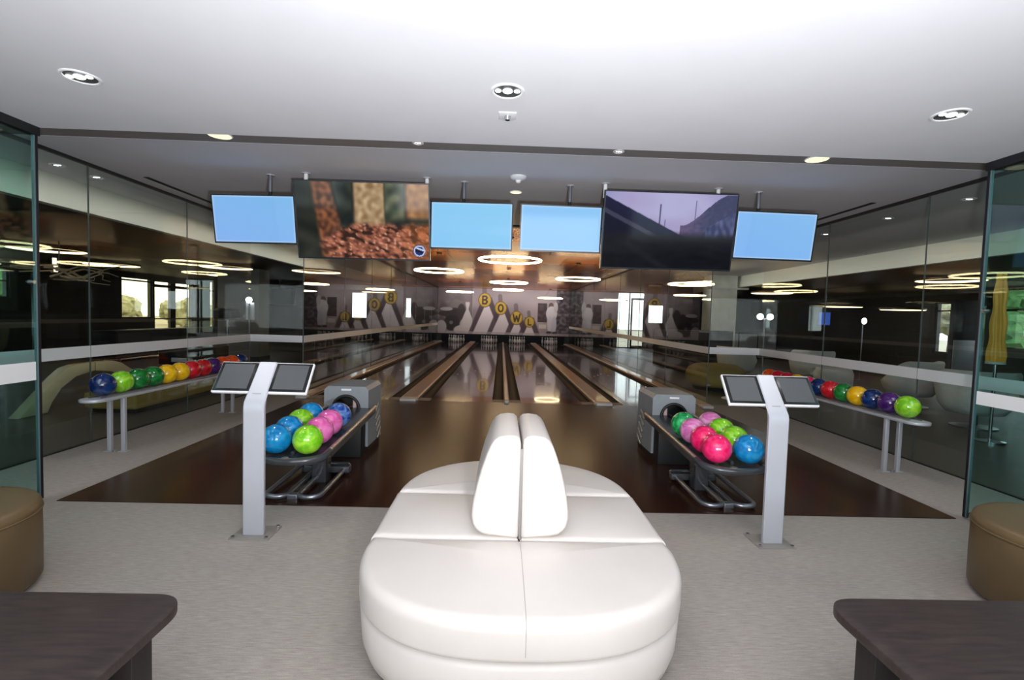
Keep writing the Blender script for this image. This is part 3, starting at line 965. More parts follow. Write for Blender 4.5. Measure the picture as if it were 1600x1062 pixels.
# plinth and base
full = half_oval(BY1, BB, 1)[:-1] + [(-A_, BY1)] + [(-x, y) for x, y in half_oval(BY0, BF, -1, a=A_ + .008, e=2.5)][:-1] + [(A_, BY0)]
def offs(pts, d):
    n = len(pts); o_ = []
    for i in range(n):
        a = pts[i - 1]; b = pts[(i + 1) % n]
        dx, dy = b[0] - a[0], b[1] - a[1]; l = math.hypot(dx, dy) or 1
        o_.append((pts[i][0] + dy / l * d, pts[i][1] - dx / l * d))
    return o_
fs_ = shift(full)
part('plinth', MB().prism(offs(fs_, -.06), 'z', 0.0, .044), M['black'], bench)
lo = [[(x, y, .040) for x, y in offs(fs_, -.045)], [(x, y, .048) for x, y in offs(fs_, -.030)], [(x, y, .10) for x, y in offs(fs_, -.012)], [(x, y, .222) for x, y in offs(fs_, -.004)], [(x, y, .245) for x, y in offs(fs_, -.018)], [(x, y, .258) for x, y in offs(fs_, -.06)]]
part('base', MB().rings(lo), M['leather'], bench, angle=1.2)
def dense(pts, m=6):
    o_ = []
    for i in range(len(pts)):
        a = pts[i]; b = pts[(i + 1) % len(pts)]
        l = math.hypot(b[0] - a[0], b[1] - a[1])
        k = max(1, int(l / .05))
        for j in range(k):
            o_.append((a[0] + (b[0] - a[0]) * j / k, a[1] + (b[1] - a[1]) * j / k))
    return o_
def rounded(pts, r, n=4):
    """round the corners of a CCW polygon"""
    o_ = []
    m = len(pts)
    for i in range(m):
        p0 = Vector(pts[i - 1]); p1 = Vector(pts[i]); p2 = Vector(pts[(i + 1) % m])
        d0 = (p0 - p1); d2 = (p2 - p1)
        ang = d0.angle(d2)
        if ang > 2.6 or r <= 0:
            o_.append(tuple(p1)); continue
        q = min(r / math.tan(ang / 2), d0.length * .45, d2.length * .45)
        a = p1 + d0.normalized() * q; b = p1 + d2.normalized() * q
        for k in range(n + 1):
            t_ = k / n
            o_.append(tuple(a * (1 - t_) ** 2 + p1 * 2 * t_ * (1 - t_) + b * t_ * t_))
    return o_
fr_poly = shift([(A_, BY0 - .004)] + [(-A_, BY0 - .004)] + [(-x, y) for x, y in half_oval(BY0 - .004, BF, -1, a=A_ + .008, e=2.5)][1:-1])
fr_poly = dense(fr_poly)
loops = cushion(fr_poly, ZK, ZS, .045, .018, 0, BY0 - .22 - YM)
part('seat_cushion', MB().rings(loops), M['leather'], bench, 'front half round seat cushion', angle=1.2)
# centre seam on the front cushion
seam = []
cyv = BY0 - .22 - YM
for k in range(0, 14):
    t_ = .97 * (1 - k / 13)
    yy = (BY0 - .004 - BF + .045 - YM)
    seam.append((0, yy + (cyv - yy) * t_, ZS + .018 * (1 - (1 - t_) ** 2) + .0002))
for k in range(1, 6):
    a = PI / 2 * k / 5
    seam.append((0, BY0 - .004 - BF + .045 * (1 - math.sin(a)) - YM - .0004, ZS - .045 + .045 * math.cos(a)))
seam.append((0, BY0 - .004 - BF - YM - .0004, ZK + .03))
seam.insert(0, (0, BY0 - YM - .012, ZS + .010))
part('seam', MB().tube(seam, .0016, 6), M['leather_seam'], bench)
bk_poly = dense(shift([(-A_, BY1 + .004), (A_, BY1 + .004)] + half_oval(BY1 + .004, BB, 1)[1:-1]))
loops = cushion(bk_poly, ZK, ZS, .045, .018, 0, BY1 + .24 - YM)
part('seat_cushion', MB().rings(loops), M['leather'], bench, 'back half round seat cushion', angle=1.2)
for s in (-1, 1):
    pl = [(.002, BY0 + .002), (A_ + .002, BY0 + .002), (A_ + .004, YM), (A_ + .002, BY1 - .002), (.002, BY1 - .002)]
    pl = shift([(s * x, y) for x, y in (pl if s > 0 else pl[::-1])])
    pl = dense(pl)
    loops = cushion(pl, ZK, ZS - .002, .035, .020, s * .347, 0, ntop=10, boxy=True)
    part('seat_cushion', MB().rings(loops), M['leather'], bench, 'side seat cushion next to the backrest', angle=1.2)
    prof = [(.006, .402), (.15, .405), (.185, .414), (.212, .434), (.228, .460), (.235, .495), (.234, .53), (.226, .59), (.211, .66), (.191, .735), (.169, .80), (.151, .845), (.133, .872), (.108, .889), (.06, .896), (.026, .892), (.010, .878), (.005, .85)]
    m = len(prof)
    lo = []
    rr = .035
    y0, y1 = BY0 - YM + .004, BY1 - YM + .0
    pc = (.10, .68)
    def pring(inset, y):
        out_ = []
        for i in range(m):
            a = prof[i - 1]; b = prof[(i + 1) % m]
            dx, dz = b[0] - a[0], b[1] - a[1]; l = math.hypot(dx, dz)
            nx_, nz_ = dz / l, -dx / l
            out_.append((s * (prof[i][0] - nx_ * inset), y, prof[i][1] - nz_ * inset))
        return out_
    K = 5
    for k in range(K + 1):
        a = PI / 2 * k / K
        lo.append(pring(.022 * (1 - math.sin(a)), y0 + rr * (1 - math.cos(a)) * .8))
    for k in range(K + 1):
        a = PI / 2 * k / K
        lo.append(pring(.022 * (1 - math.cos(a)), y1 - rr * (1 - math.sin(a)) * .8))
    part('backrest', MB().rings(lo), M['leather'], bench, angle=1.0)
part('back_gap_board', MB().box(-.006, .006, BY0 - YM + .022, BY1 - YM - .05, .39, .83), M['gap'], bench)

# ------------------------------------------------------------------ kiosks
def kiosk(x, y, label, rz):
    t = thing('lane_kiosk', label, 'touchscreen kiosk', (x, y, 0), rz, 'lane control kiosks')
    part('base_plate', MB().box(-.125, .125, -.06, .15, 0, .006, bev=.002), M['kplate'], t)
    for bx, by in ((-.105, -.04), (.105, -.04), (-.105, .13), (.105, .13)):
        part('bolt', MB().cyl((bx, by, .008), (bx, by, .018), .011, 10), M['chrome'], t)
    # bent post: a rounded strip in the y-z plane, narrowing slightly upwards
    path = [(.0, .008, .067), (.0, .80, .067), (0, .84, .067), (.008, .868, .067), (.03, .895, .067), (.06, .93, .065), (.205, 1.108, .061)]
    th = .034
    loops = []
    for i, (py, pz, hw) in enumerate(path):
        a = path[max(i - 1, 0)]; b = path[min(i + 1, len(path) - 1)]
        ty, tz = b[0] - a[0], b[1] - a[1]; l = math.hypot(ty, tz); ty /= l; tz /= l
        ny, nz_ = tz, -ty       # towards the back
        t_ = th if i < 4 else .018
        c_ = .008
        def Q(xx, d): return (xx, py + ny * d, pz + nz_ * d)
        loops.append([Q(-hw + c_, 0), Q(hw - c_, 0), Q(hw, c_), Q(hw, t_ - c_ * .8), Q(hw - c_, t_), Q(-hw + c_, t_), Q(-hw, t_ - c_ * .8), Q(-hw, c_)])
    part('post', MB().rings(loops), M['silver'], t, angle=.5)
    # tilted console
    dy, dz = .145, .178
    l = math.hypot(dy, dz)
    ey = Vector((0, dy / l, dz / l)); ex = Vector((1, 0, 0)); en = ex.cross(ey)  # outward normal faces the viewer
    if en.y > 0: en = -en
    org = Vector((0, .0605, .93)) - en * .004
    mt = Matrix((ex, ey, en)).transposed().to_4x4(); mt.translation = org
    part('console_panel', MB().box(-.307, .307, -.004, l + .004, -.030, -.006, bev=.006, mtx=mt), M['white_plastic'], t)
    for s in (-1, 1):
        x0, x1 = (.062, .300) if s > 0 else (-.300, -.062)
        sc = part('screen', MB().box(x0, x1, .006, l - .006, -.006, .000, bev=.002, mtx=mt), M['bezel'], t)
        part('display', MB().box(x0 + .020, x1 - .020, .022, l - .020, .000, .0008, mtx=mt), M['kscreen'], sc, 'dark grey display')
    tx = MB()
    for k in range(6):
        tx.box(-.028 + k * .0095, -.021 + k * .0095, -.020, -.012, .0045, .0052, mtx=mt)
    part('maker_mark', tx, M['hood'], t, 'tiny grey lettering')
    return t
kiosk(-1.694, 3.115, 'silver kiosk with two tilted dark screens, left of the white bench', R_(0))
kiosk(1.716, 3.13, 'silver kiosk with two tilted dark screens, right of the white bench', R_(0))

# ------------------------------------------------------------------ ball returns
def ball_return(s, label):
    """s = -1 left, +1 right; local x mirrored so that +x is the side facing the lanes' middle"""
    cx = s * 1.645
    t = thing('ball_return', label, 'ball return', (cx, 3.6, 0), 0, 'ball return machines')
    q = -s     # direction towards the middle of the room
    def bx(mb, x0, x1, *a, **k):
        x0, x1 = q * x0, q * x1
        return mb.box(min(x0, x1), max(x0, x1), *a, **k)
    sl = .06
    # tray bed, slightly rising to the back
    hw = .235
    outl = [(hw, 1.40), (-hw, 1.40)]
    for k in range(13):
        a = PI + PI * k / 12
        outl.append((hw * math.cos(a), -.02 + .115 * math.sin(a)))
    lz = lambda y, z: z + sl * (y + .1) / 1.0
    b = bmesh.new()
    mbt = MB()
    mbt.prism(rounded(outl[::1], 0), 'z', .355, .392)
    for v in mbt.bm.verts: v.co.z = lz(v.co.y, v.co.z)
    part('tray', mbt, M['dgrey'], t)
    rim = [(hw - .01, .12), (hw - .004, 0.02)]
    rim = []
    for k in range(17):
        a = PI + PI * k / 16
        rim.append((hw * math.cos(a) * 1.02, -.02 + .135 * math.sin(a), .392))
    rim = [(-hw * 1.02, .10, lz(.10, .392))] + [(x, y, lz(y, z)) for x, y, z in rim] + [(hw * 1.02, .10, lz(.10, .392))]
    part('front_bumper', MB().tube(rim, .028, 10), M['dgrey'], t, 'glossy rounded front lip', angle=1.2)
    for xx, nm in ((-.245, 'side_rail'), (.245, 'side_rail')):
        part(nm, MB().tube([(xx, .08, lz(.08, .405)), (xx, 1.40, lz(1.40, .405))], .017, 10), M['rail'], t, 'pale metal rail', angle=1.2)
        part('side_skirt', MB().prism([(.08, lz(.08, .345)), (1.40, lz(1.4, .345)), (1.40, lz(1.4, .40)), (.08, lz(.08, .40))], 'x', xx - .008, xx + .008), M['dgrey'], t)
    part('center_rail', MB().tube([(0, .0, lz(0, .402)), (0, 1.40, lz(1.4, .402))], .014, 8), M['dgrey'], t, angle=1.2)
    part('logo_plate', MB().cyl((-.02, -.085, lz(-.085, .392)), (-.02, -.085, lz(-.085, .396)), .026, 16), M['cap'], t, 'small pale round badge')
    # pedestal and foot loops
    part('pedestal', MB().box(-.06, .06, .52, .66, 0, .40, bev=.01), M['dgrey'], t)
    part('cross_brace', MB().box(-.2, .2, .70, .78, .03, .09, bev=.01), M['dgrey'], t)
    for fx in (q * .065, q * -.185):
        loop = []
        for k in range(13):
            a = PI + PI * k / 12
            loop.append((fx + .085 * math.cos(a), .18 + .075 * math.sin(a), .036))
        loop += [(fx + .085, .5, .046), (fx + .085, .86, .058)]
        loop += [(fx + .07, .88, .058), (fx - .07, .88, .058), (fx - .085, .86, .058), (fx - .085, .5, .046)]
        part('foot_loop', MB().tube(loop, .02, 10, closed=True), M['steel'], t, 'bent steel tube loop on the floor', angle=1.2)
        part('foot_pad', MB().box(fx - .07, fx + .07, .80, .87, .0, .04), M['dgrey'], t)
    part('loop_bracket', MB().box(q * -.06 - .04, q * -.06 + .04, .13, .19, .0, .045, bev=.008), M['steel'], t)
    # hood
    y0, y1 = 1.40, 1.93
    hwid = .225
    ox = q * -.05
    r = .128; zc = .47; bot = .08
    # front plate with an arched opening
    outer = [(-hwid, bot), (-hwid, .66), (-hwid + .035, .70), (hwid - .035, .70), (hwid, .66), (hwid, bot)]
    n = 20
    arch = [(r * math.cos(PI - PI * k / n), zc + r * math.sin(PI - PI * k / n)) for k in range(n + 1)]
    poly = outer[:1] + outer[1:] + [(r, bot)] + [(r, zc)] + arch[::-1][1:-1] + [(-r, zc), (-r, bot)]
    hd = part('hood', MB().prism([(x + ox, z) for x, z in poly], 'y', y0, y0 + .03).box(ox - hwid, ox - hwid + .02, y0 + .03, y1, bot, .66).box(ox + hwid - .02, ox + hwid, y0 + .03, y1, bot, .66)
              .prism([(ox - hwid, .66), (ox - hwid + .035, .70), (ox + hwid - .035, .70), (ox + hwid, .66), (ox + hwid - .02, .64), (ox - hwid + .02, .64)], 'y', y0 + .03, y1).box(ox - hwid + .02, ox + hwid - .02, y1 - .03, y1, bot, .66), M['hood'], t, 'grey hood with an arched ball opening')
    ring = [(ox + (r + .004) * math.cos(PI * k / 24), y0 - .004, zc + (r + .004) * math.sin(PI * k / 24)) for k in range(25)]
    ring = [(ox + r + .004, y0 - .004, zc - .06)] + ring + [(ox - r - .004, y0 - .004, zc - .06)]
    part('arch_ring', MB().tube(ring, .016, 10), M['black'], hd, 'thick black ring round the opening', angle=1.2)
    part('inner_back', MB().box(ox - .19, ox + .19, y0 + .22, y0 + .24, bot, .63), M['black'], hd)
    part('inner_guide', MB().box(*sorted((ox + q * .045, ox + q * .085)), y0 + .06, y0 + .20, .40, .585, bev=.01), M['pinkwhite'], hd, 'pale curved guide inside the opening')
    part('label_plate', MB().box(ox - .05, ox + .05, y0 - .004, y0 - .0005, .655, .675, bev=.0015), M['plate'], hd, 'small white name strip')
    part('lift_base', MB().box(ox - .20, ox + .20, y0 - .15, y1 + .05, 0, .36, bev=.015), M['black'], t)
    for k in range(5):
        zz = .42 - k * .075
        a = (ox + q * .235, y0 + .22 + .03 * k, zz - .03); b = (ox + q * .235, y0 + .36 + .03 * k, zz + .05)
        part('side_rib', MB().tube([a, b], .010, 8), M['rail'], t, 'pale slanted rib on the side')
    return t
ball_return(-1, 'grey ball return with balls on its tray, left of the bench')
ball_return(1, 'grey ball return with balls on its tray, right of the bench')

# ------------------------------------------------------------------ balls
BR = .1080
ball_body = MB().sphere((0, 0, 0), BR, 40, 24).mesh('ball_body', M['pin'], angle=3)
def holes_mesh():
    mb = MB()
    for a, e in ((-.16, 1.35), (.16, 1.35), (0, .95)):
        d = Vector((math.sin(a) * math.sin(e), math.cos(a) * math.sin(e), math.cos(e)))
        mb.cyl(d * (BR - .012), d * (BR + .0003), .0125, 14)
    return mb.mesh('finger_holes', M['black'])
holes = holes_mesh()
def ball(col, loc, label, group):
    o = link('bowling_ball', ball_body.copy())
    o.data.materials.clear(); o.data.materials.append(BALLC[col])
    o.location = loc
    o.rotation_euler = (random.uniform(-.5, .5), random.uniform(-.4, .4), random.uniform(-.9, .9))
    tag(o, label, 'bowling ball', group)
    h = link('finger_holes', holes, o)
    return o
GL_, GR_ = 'balls on the left ball return', 'balls on the right ball return'
left_balls = [
    ('blue', -1.765, 3.60, .512, 'sky blue ball at the front left of the left return tray, beside the kiosk post'),
    ('blue', -1.765, 3.82, .528, 'sky blue ball second in the outer row of the left return'),
    ('lime', -1.765, 4.04, .541, 'lime ball third in the outer row of the left return, between blue balls'),
    ('blue', -1.765, 4.26, .554, 'sky blue ball at the back of the outer row of the left return'),
    ('lime', -1.535, 3.60, .512, 'large lime ball at the front right of the left return tray'),
    ('pink', -1.535, 3.83, .526, 'plain pink ball right behind the front lime ball on the left return'),
    ('pink', -1.535, 4.05, .540, 'pink ball in front of the marbled blue ball on the left return'),
    ('marble', -1.535, 4.28, .554, 'marbled dark blue ball nearest the left hood opening'),
]
right_balls = [
    ('hotpink', 1.513, 3.58, .520, 'hot pink ball at the front left of the right return tray'),
    ('hotpink', 1.513, 3.80, .533, 'hot pink ball behind the front hot pink one on the right return'),
    ('mauve', 1.513, 4.03, .546, 'pale pink marbled ball between hot pink and green on the right return'),
    ('emerald', 1.513, 4.25, .554, 'green ball nearest the right hood opening'),
    ('blue', 1.757, 3.58, .520, 'sky blue ball at the front of the right return, beside the kiosk post'),
    ('lime', 1.757, 3.81, .536, 'lime ball right behind the blue ball on the right return'),
    ('lime', 1.757, 4.04, .550, 'lime ball third in the outer row of the right return'),
    ('mauve', 1.757, 4.26, .560, 'mauve pink ball at the back of the outer row of the right return'),
]
for L_, g in ((left_balls, GL_), (right_balls, GR_)):
    for c_, x, y, z, lab in L_:
        ball(c_, (x, y, z), lab, g)

# ------------------------------------------------------------------ side racks
def side_rack(x, y0, y1, z, label):
    t = thing('ball_shelf', label, 'ball rack', (x, y0, 0), 0, 'side ball racks')
    n = 10
    w = .115
    outl = [(w, y1 - y0), (-w, y1 - y0)] + [(w * math.cos(PI + PI * k / n), .115 + .115 * math.sin(PI + PI * k / n)) for k in range(n + 1)]
    part('shelf', MB().prism(outl, 'z', z - .028, z, bev=.006), M['silver'], t, 'thin pale shelf with a rounded end')
    for rx in (-.06, .06):
        part('guide_rail', MB().tube([(rx, .12, z + .006), (rx, y1 - y0 - .02, z + .006)], .008, 8), M['steel'], t, angle=1.2)
    for ly in (.38, y1 - y0 - .55):
        for lx in (-.068, .068):
            lg = part('leg', MB().box(lx - .019, lx + .019, ly - .019, ly + .019, .006, z - .028, bev=.004), M['silver'], t)
            part('foot_plate', MB().box(lx - .04, lx + .04, ly - .035, ly + .035, 0, .006), M['silver'], lg)
        for k in (-.02, .02):
            part('floor_bolt', MB().cyl((k, ly - .03, 0), (k, ly - .03, .014), .01, 8), M['chrome'], t)
    return t
side_rack(-3.945, 4.54, 7.45, .575, 'low ball shelf on thin legs along the left glass')
side_rack(3.88, 4.44, 7.35, .575, 'low ball shelf on thin legs along the right glass')
seqL = [('navy', 'dark navy ball at the near end of the left shelf'), ('lime', 'lime green ball second on the left shelf'), ('green', 'dark green ball third on the left shelf, after the lime one'),
        ('green', 'dark green ball fourth on the left shelf, before the yellow ones'), ('yellow', 'yellow ball fifth on the left shelf, after the green ones'), ('yellow', 'yellow ball sixth on the left shelf, before the red ones'),
        ('red', 'red ball seventh on the left shelf, after the yellow ones'), ('red', 'red ball eighth on the left shelf, before the purple one'), ('purple', 'dark purple ball just left of the left kiosk screen'),
        ('orange', 'orange red ball above the left kiosk screen, nearer one'), ('orange', 'orange red ball above the left kiosk screen, farther one'), ('navy', 'dark navy ball at the far end of the left shelf')]
for i, (c_, lab) in enumerate(seqL):
    ball(c_, (-3.945, 4.757 + i * .2235, .584 + BR), lab, 'balls on the left shelf')
seqR = [('lime', 'lime green ball at the near end of the right shelf'), ('purple', 'purple ball next to the lime ball on the right shelf'), ('navy', 'navy ball between purple and yellow on the right shelf'),
        ('yellow', 'yellow ball fourth on the right shelf, before the green one'), ('green', 'green ball between yellow and red on the right shelf'), ('red', 'red ball sixth on the right shelf'),
        ('navy', 'navy ball just right of the right kiosk screen'), ('hotpink', 'pink ball half hidden at the corner of the right kiosk screen'), ('yellow', 'yellow ball peeking above the right kiosk screen'),
        ('crimson', 'crimson ball above the right kiosk screen, nearer one'), ('crimson', 'crimson ball above the right kiosk screen, next to the orange one'), ('orange', 'orange ball at the far end of the right shelf')]
for i, (c_, lab) in enumerate(seqR):
    ball(c_, (3.88, 4.662 + i * .2235, .584 + BR), lab, 'balls on the right shelf')

# ------------------------------------------------------------------ ottomans and tables
def ottoman(x, y, r, label, rz=0):
    t = thing('ottoman', label, 'ottoman', (x, y, 0), rz, 'brown ottomans')
    part('foot_ring', MB().lathe([(0, 0), (r - .05, 0), (r - .05, .02), (0, .02)], n=48), M['black'], t)
    prof = [(0, .018), (r - .03, .018), (r - .012, .022), (r, .04), (r + .002, .20), (r, .37), (r - .004, .385)]
    part('body', MB().lathe(prof, n=64), M['brown_leather'], t, angle=1.0)
    prof = [(r - .012, .385), (r + .001, .390), (r + .002, .400), (r - .006, .422), (r - .024, .436), (r - .06, .441), (0, .452)]
    part('top_pad', MB().lathe(prof, n=64), M['brown_leather'], t, angle=1.0)
    part('piping', MB().tube([((r + .001) * math.cos(2 * PI * k / 64), (r + .001) * math.sin(2 * PI * k / 64), .387) for k in range(64)], .005, 8, closed=True), M['brown_leather'], t, angle=1.5)
    return t
ottoman(-2.86, 2.36, .40, 'round tan brown leather ottoman behind the left table')
ottoman(2.92, 2.42, .42, 'round brown leather ottoman behind the right table')

def low_table(s, label):
    t = thing('low_table', label, 'table', (s * 1.70, 1.2, 0), 0, 'dark low tables')
    ztop = .45
    x0, x1, y0, y1 = -1.20 + 1.70, -2.75 + 1.70, .2 - 1.2, 1.70 - 1.2   # for the left one
    xi = (-1.20 + 1.70) * (1 if s < 0 else -1) if s < 0 else (1.09 - 1.70)
    xo = -1.05 if s < 0 else 1.05
    yb = (1.705 if s < 0 else 1.745) - 1.2
    lo_, hi_ = min(xi, xo), max(xi, xo)
    poly = rounded([(lo_, -1.0), (hi_, -1.0), (hi_, yb), (lo_, yb)], .12, 8)
    part('tabletop', MB().prism(poly, 'z', ztop - .035, ztop, bev=.004), M['table'], t)
    for lx in (xi + s * .10, xo - s * .25):
        for ly in (yb - .16, -.85):
            part('leg', MB().box(lx - .045, lx + .045, ly - .045, ly + .045, 0, ztop - .035, bev=.003), M['table_leg'], t)
    part('apron', MB().box(lo_ + .16, hi_ - .16, yb - .19, yb - .17, ztop - .12, ztop - .035), M['table_leg'], t)
    return t
low_table(-1, 'dark wood low table in the lower left corner')
low_table(1, 'dark wood low table in the lower right corner')

# ------------------------------------------------------------------ ceiling fittings
def downlight(x, y, z, r, label, warm=False, small=False, group='recessed downlights'):
    t = thing('ceiling_downlight', label, 'downlight', (x, y, z), 0, group)
    part('trim_ring', MB().lathe([(r, 0), (r, -.003), (r - .006, -.007), (r - .016, -.006), (r - .02, 0)], n=40), M['dl_trim'], t)
    part('can', MB().lathe([(r - .018, -.002), (0, -.0025)], n=40), M['dl_can'], t) if not warm else part('lens', MB().lathe([(r - .010, -.0075), (r * .5, -.012), (0, -.013)], n=40), M['dl_warm'], t, 'warm glowing lens', angle=1.5)
    if not warm:
        k = r / .095 * (.7 if small else 1)
        for px, rr in ((0, .028 * k), (-.053 * k, .018 * k), (.053 * k, .018 * k)):
            part('lamp', MB().sphere((px, -.008 * k, -.004), rr, 16, 8, (1, 1, .35)), M['dl_lamp'], t, 'bright lamp')
    return t
downlight(-2.50, 2.825, ZN, .095, 'twin lamp downlight at the left of the near white ceiling')
downlight(-.130, 2.79, ZN, .095, 'twin lamp downlight at the middle of the near white ceiling')
downlight(2.47, 2.865, ZN, .095, 'twin lamp downlight at the right of the near white ceiling')
GB = 'small fittings in the dark ceiling band'
downlight(-2.55, 4.25, ZC, .10, 'warm lit downlight at the left of the dark ceiling band', warm=True, group=GB)
downlight(2.60, 4.29, ZC, .10, 'warm lit downlight at the right of the dark ceiling band', warm=True, group=GB)
downlight(-.885, 4.26, ZC, .05, 'small spotlight left of the middle in the dark band', small=True, group=GB)
downlight(.85, 4.29, ZC, .05, 'small spotlight right of the middle in the dark band', small=True, group=GB)
downlight(0.0, 5.79, ZC, .075, 'warm downlight above the gap between the middle score monitors', warm=True)
for x, y, lab in ((-4.864, 5.344, 'downlight seen through the left glass, nearer one'), (-4.82, 5.79, 'downlight seen through the left glass, farther one'), (5.05, 5.4, 'downlight seen through the right glass, nearest of three'),
                  (5.0, 6.48, 'downlight seen through the right glass, second of three'), (5.01, 7.75, 'downlight seen through the right glass, farthest of three')):
    downlight(x, y, ZC, .07, lab, small=True, group='soffit downlights')
t = thing('ceiling_sprinkler', 'white square sprinkler plate below the middle downlight', 'sprinkler', (-.126, 3.12, ZN))
part('cover_plate', MB().box(-.055, .055, -.055, .055, -.006, 0, bev=.003), M['dl_trim'], t)
part('nozzle', MB().lathe([(.02, -.006), (.016, -.03), (.006, -.034), (0, -.034)], n=20), M['chrome'], t)
t = thing('smoke_detector', 'white round smoke detector on the grey ceiling between the screens', 'smoke detector', (.007, 5.16, ZC))
part('body', MB().lathe([(.085, 0), (.085, -.015), (.07, -.03), (.03, -.04), (0, -.04)], n=32), M['dl_trim'], t)
part('chamber', MB().lathe([(.03, -.04), (.024, -.062), (.014, -.068), (0, -.068)], n=24), M['dl_trim'], t)
for s in (-1, 1):
    t = thing('slot_diffuser', 'black linear air slot in the ceiling at the %s' % sides[s], 'air slot', (s * 4.2, 5.7, ZC))
    part('frame', MB().box(-.028, -.02, 0, 1.6, -.006, 0).box(.02, .028, 0, 1.6, -.006, 0), M['track'], t)
    part('slot', MB().box(-.02, .02, 0, 1.6, -.003, -.0005), M['black'], t)

# ------------------------------------------------------------------ ring pendants
def ring_proto(open_ring):
    t = thing('ring_pendant', '', 'pendant light', (0, 0, 0), 0, 'glowing ring pendants')
    R, n = .56, 64
    if open_ring:
        part('ring_frame', MB().lathe([(R - .006, .024), (R + .006, .024), (R + .006, .017), (R - .006, .017), (R - .006, .024)], n=n), M['ring_frame'], t)
        part('diffuser', MB().lathe([(R + .018 * math.cos(2 * PI * k / 12), .018 * math.sin(2 * PI * k / 12)) for k in range(13)], n=n), M['ring_light'], t, 'warm glowing tube', angle=1.5)
    else:
        part('ring_frame', MB().lathe([(R, .022), (R, -.022), (R - .010, -.022), (R - .010, .022), (R, .022)], n=n), M['ring_frame'], t)
        part('diffuser', MB().lathe([(R - .011, .014), (R - .018, .012), (R - .020, 0), (R - .018, -.016), (R - .012, -.024)], n=n), M['ring_lounge'], t, 'warm glowing strip', angle=1.5)
    for k in range(3):
        a = 2 * PI * k / 3
        part('cable', MB().cyl((R * .985 * math.cos(a), R * .985 * math.sin(a), .022), (.03 * math.cos(a), .03 * math.sin(a), .40), .002, 6), M['track'], t)
    part('canopy', MB().cyl((0, 0, .39), (0, 0, .42), .06, 20), M['track'], t)
    return t
rp = ring_proto(True)
rp2 = ring_proto(False)
rings = [(0.0, 8.886, 2.48, 'glowing ring pendant nearest above the lanes, in the middle'), (1.835, 12.70, 2.48, 'glowing ring pendant above the right inner lane'), (-1.614, 11.5, 2.48, 'glowing ring pendant above the left inner lane, under the leaves screen'),
         (.068, 14.76, 2.48, 'glowing ring pendant second in the middle above the lanes'), (-1.883, 20.5, 2.43, 'glowing ring pendant far down the left lanes in front of the mural'), (2.1, 22.5, 2.36, 'glowing ring pendant far down the right lanes before the man in white'),
         (.1, 18.4, 2.46, 'thin glowing ring pendant just above the mural top'),
         (-8.476, 9.2, 2.45, 'large glowing ring pendant nearest in the left lounge'), (-9.666, 12.2, 2.45, 'glowing ring pendant right of the antler chandelier'), (-6.735, 11.9, 2.45, 'glowing ring pendant above the left kiosk, upper one'),
         (-8.327, 14.9, 2.45, 'glowing ring pendant above the left kiosk, lower one'), (4.837, 12.8, 2.45, 'glowing ring pendant under the street screen behind the right glass'), (8.806, 9.58, 2.45, 'large glowing ring pendant nearest in the right lounge'),
         (7.9, 14.4, 2.40, 'glowing ring pendant under the far right score monitor'), (11.2, 16.0, 2.12, 'low glowing ring pendant deep in the right lounge, left one'), (11.9, 14.4, 2.02, 'low glowing ring pendant deep in the right lounge, right one'),
         (-5.9, 22.3, 2.40, 'glowing ring pendant in front of the bright square end window'), (-4.6, 11.9, 2.42, 'glowing ring pendant just outside the left lane glass'), (5.2, 22.8, 2.36, 'glowing ring pendant in front of the bright far doorway')]
for i, (x, y, z, lab) in enumerate(rings):
    if i in (0, 7):
        o = rp if i == 0 else rp2
        o.location = (x, y, z); o['label'] = lab
    else:
        dup(rp if i in (1, 2, 3, 4, 5, 6, 11) else rp2, (x, y, z), lab, 'glowing ring pendants')

# ------------------------------------------------------------------ left lounge furniture
t = thing('arch_bench', 'cream arched bench beyond the left glass wall', 'bench', (-6.4, 7.35, 0))
outer = [(-1.16, 0), (-.62, .46), (-.46, .565), (-.30, .60), (.34, .60), (.52, .55), (.74, .42), (1.16, 0)]
inner = [(.76, 0), (.70, .12), (.55, .30), (.32, .43), (0, .48), (-.32, .43), (-.55, .30), (-.70, .12), (-.76, 0)]
part('arch', MB().prism(outer + inner, 'x', .12, .26, bev=.012), M['cream'], t)
part('joint', MB().box(.255, .262, -.005, .005, .475, .60), M['brown_leather'], t)
t = thing('antler_chandelier', 'antler chandelier hanging in the dark left lounge', 'chandelier', (-8.1, 9.0, 2.02))
part('stem', MB().cyl((0, 0, .1), (0, 0, .565), .012), M['track'], t)
part('rod', MB().tube([(-.85, 0, .10), (.0, .02, .13)], .014, 8), M['antler'], t)
part('rod', MB().tube([(-.80, .1, .0), (.05, .05, .04)], .012, 8), M['antler'], t)
for k in range(7):
    sx = random.uniform(-.2, .1)
    pts = []
    yy = random.uniform(-.2, .2); dz = random.uniform(-.14, .10)
    for j in range(7):
        u = j / 6
        pts.append((sx + u * random.uniform(.75, 1.0), yy * (1 - u) + random.uniform(-.03, .03), dz * u + .09 * math.sin(u * 5 + k)))
    part('antler', MB().tube(pts, [.02 * (1 - .11 * j) for j in range(7)], 8), M['antler'], t, angle=1.5)
for x_, z_ in ((-.02, .02), (-.04, .16)):
    part('candle_lamp', MB().cyl((x_, -.05, z_ - .02), (x_, -.05, z_ + .09), .03, 14), M['candle'], t, 'lit candle shaped lamp')
t = thing('sideboard', 'long black sideboard under the left lounge windows', 'sideboard', (-10.2, 15.0, 0))
part('body', MB().box(-.3, .3, -2.4, 2.4, .08, .80, bev=.01), M['black'], t)
for k in range(4):
    part('door', MB().box(.3, .312, -2.36 + k * 1.18, -1.22 + k * 1.18, .12, .74, bev=.003), M['charcoal'], t)
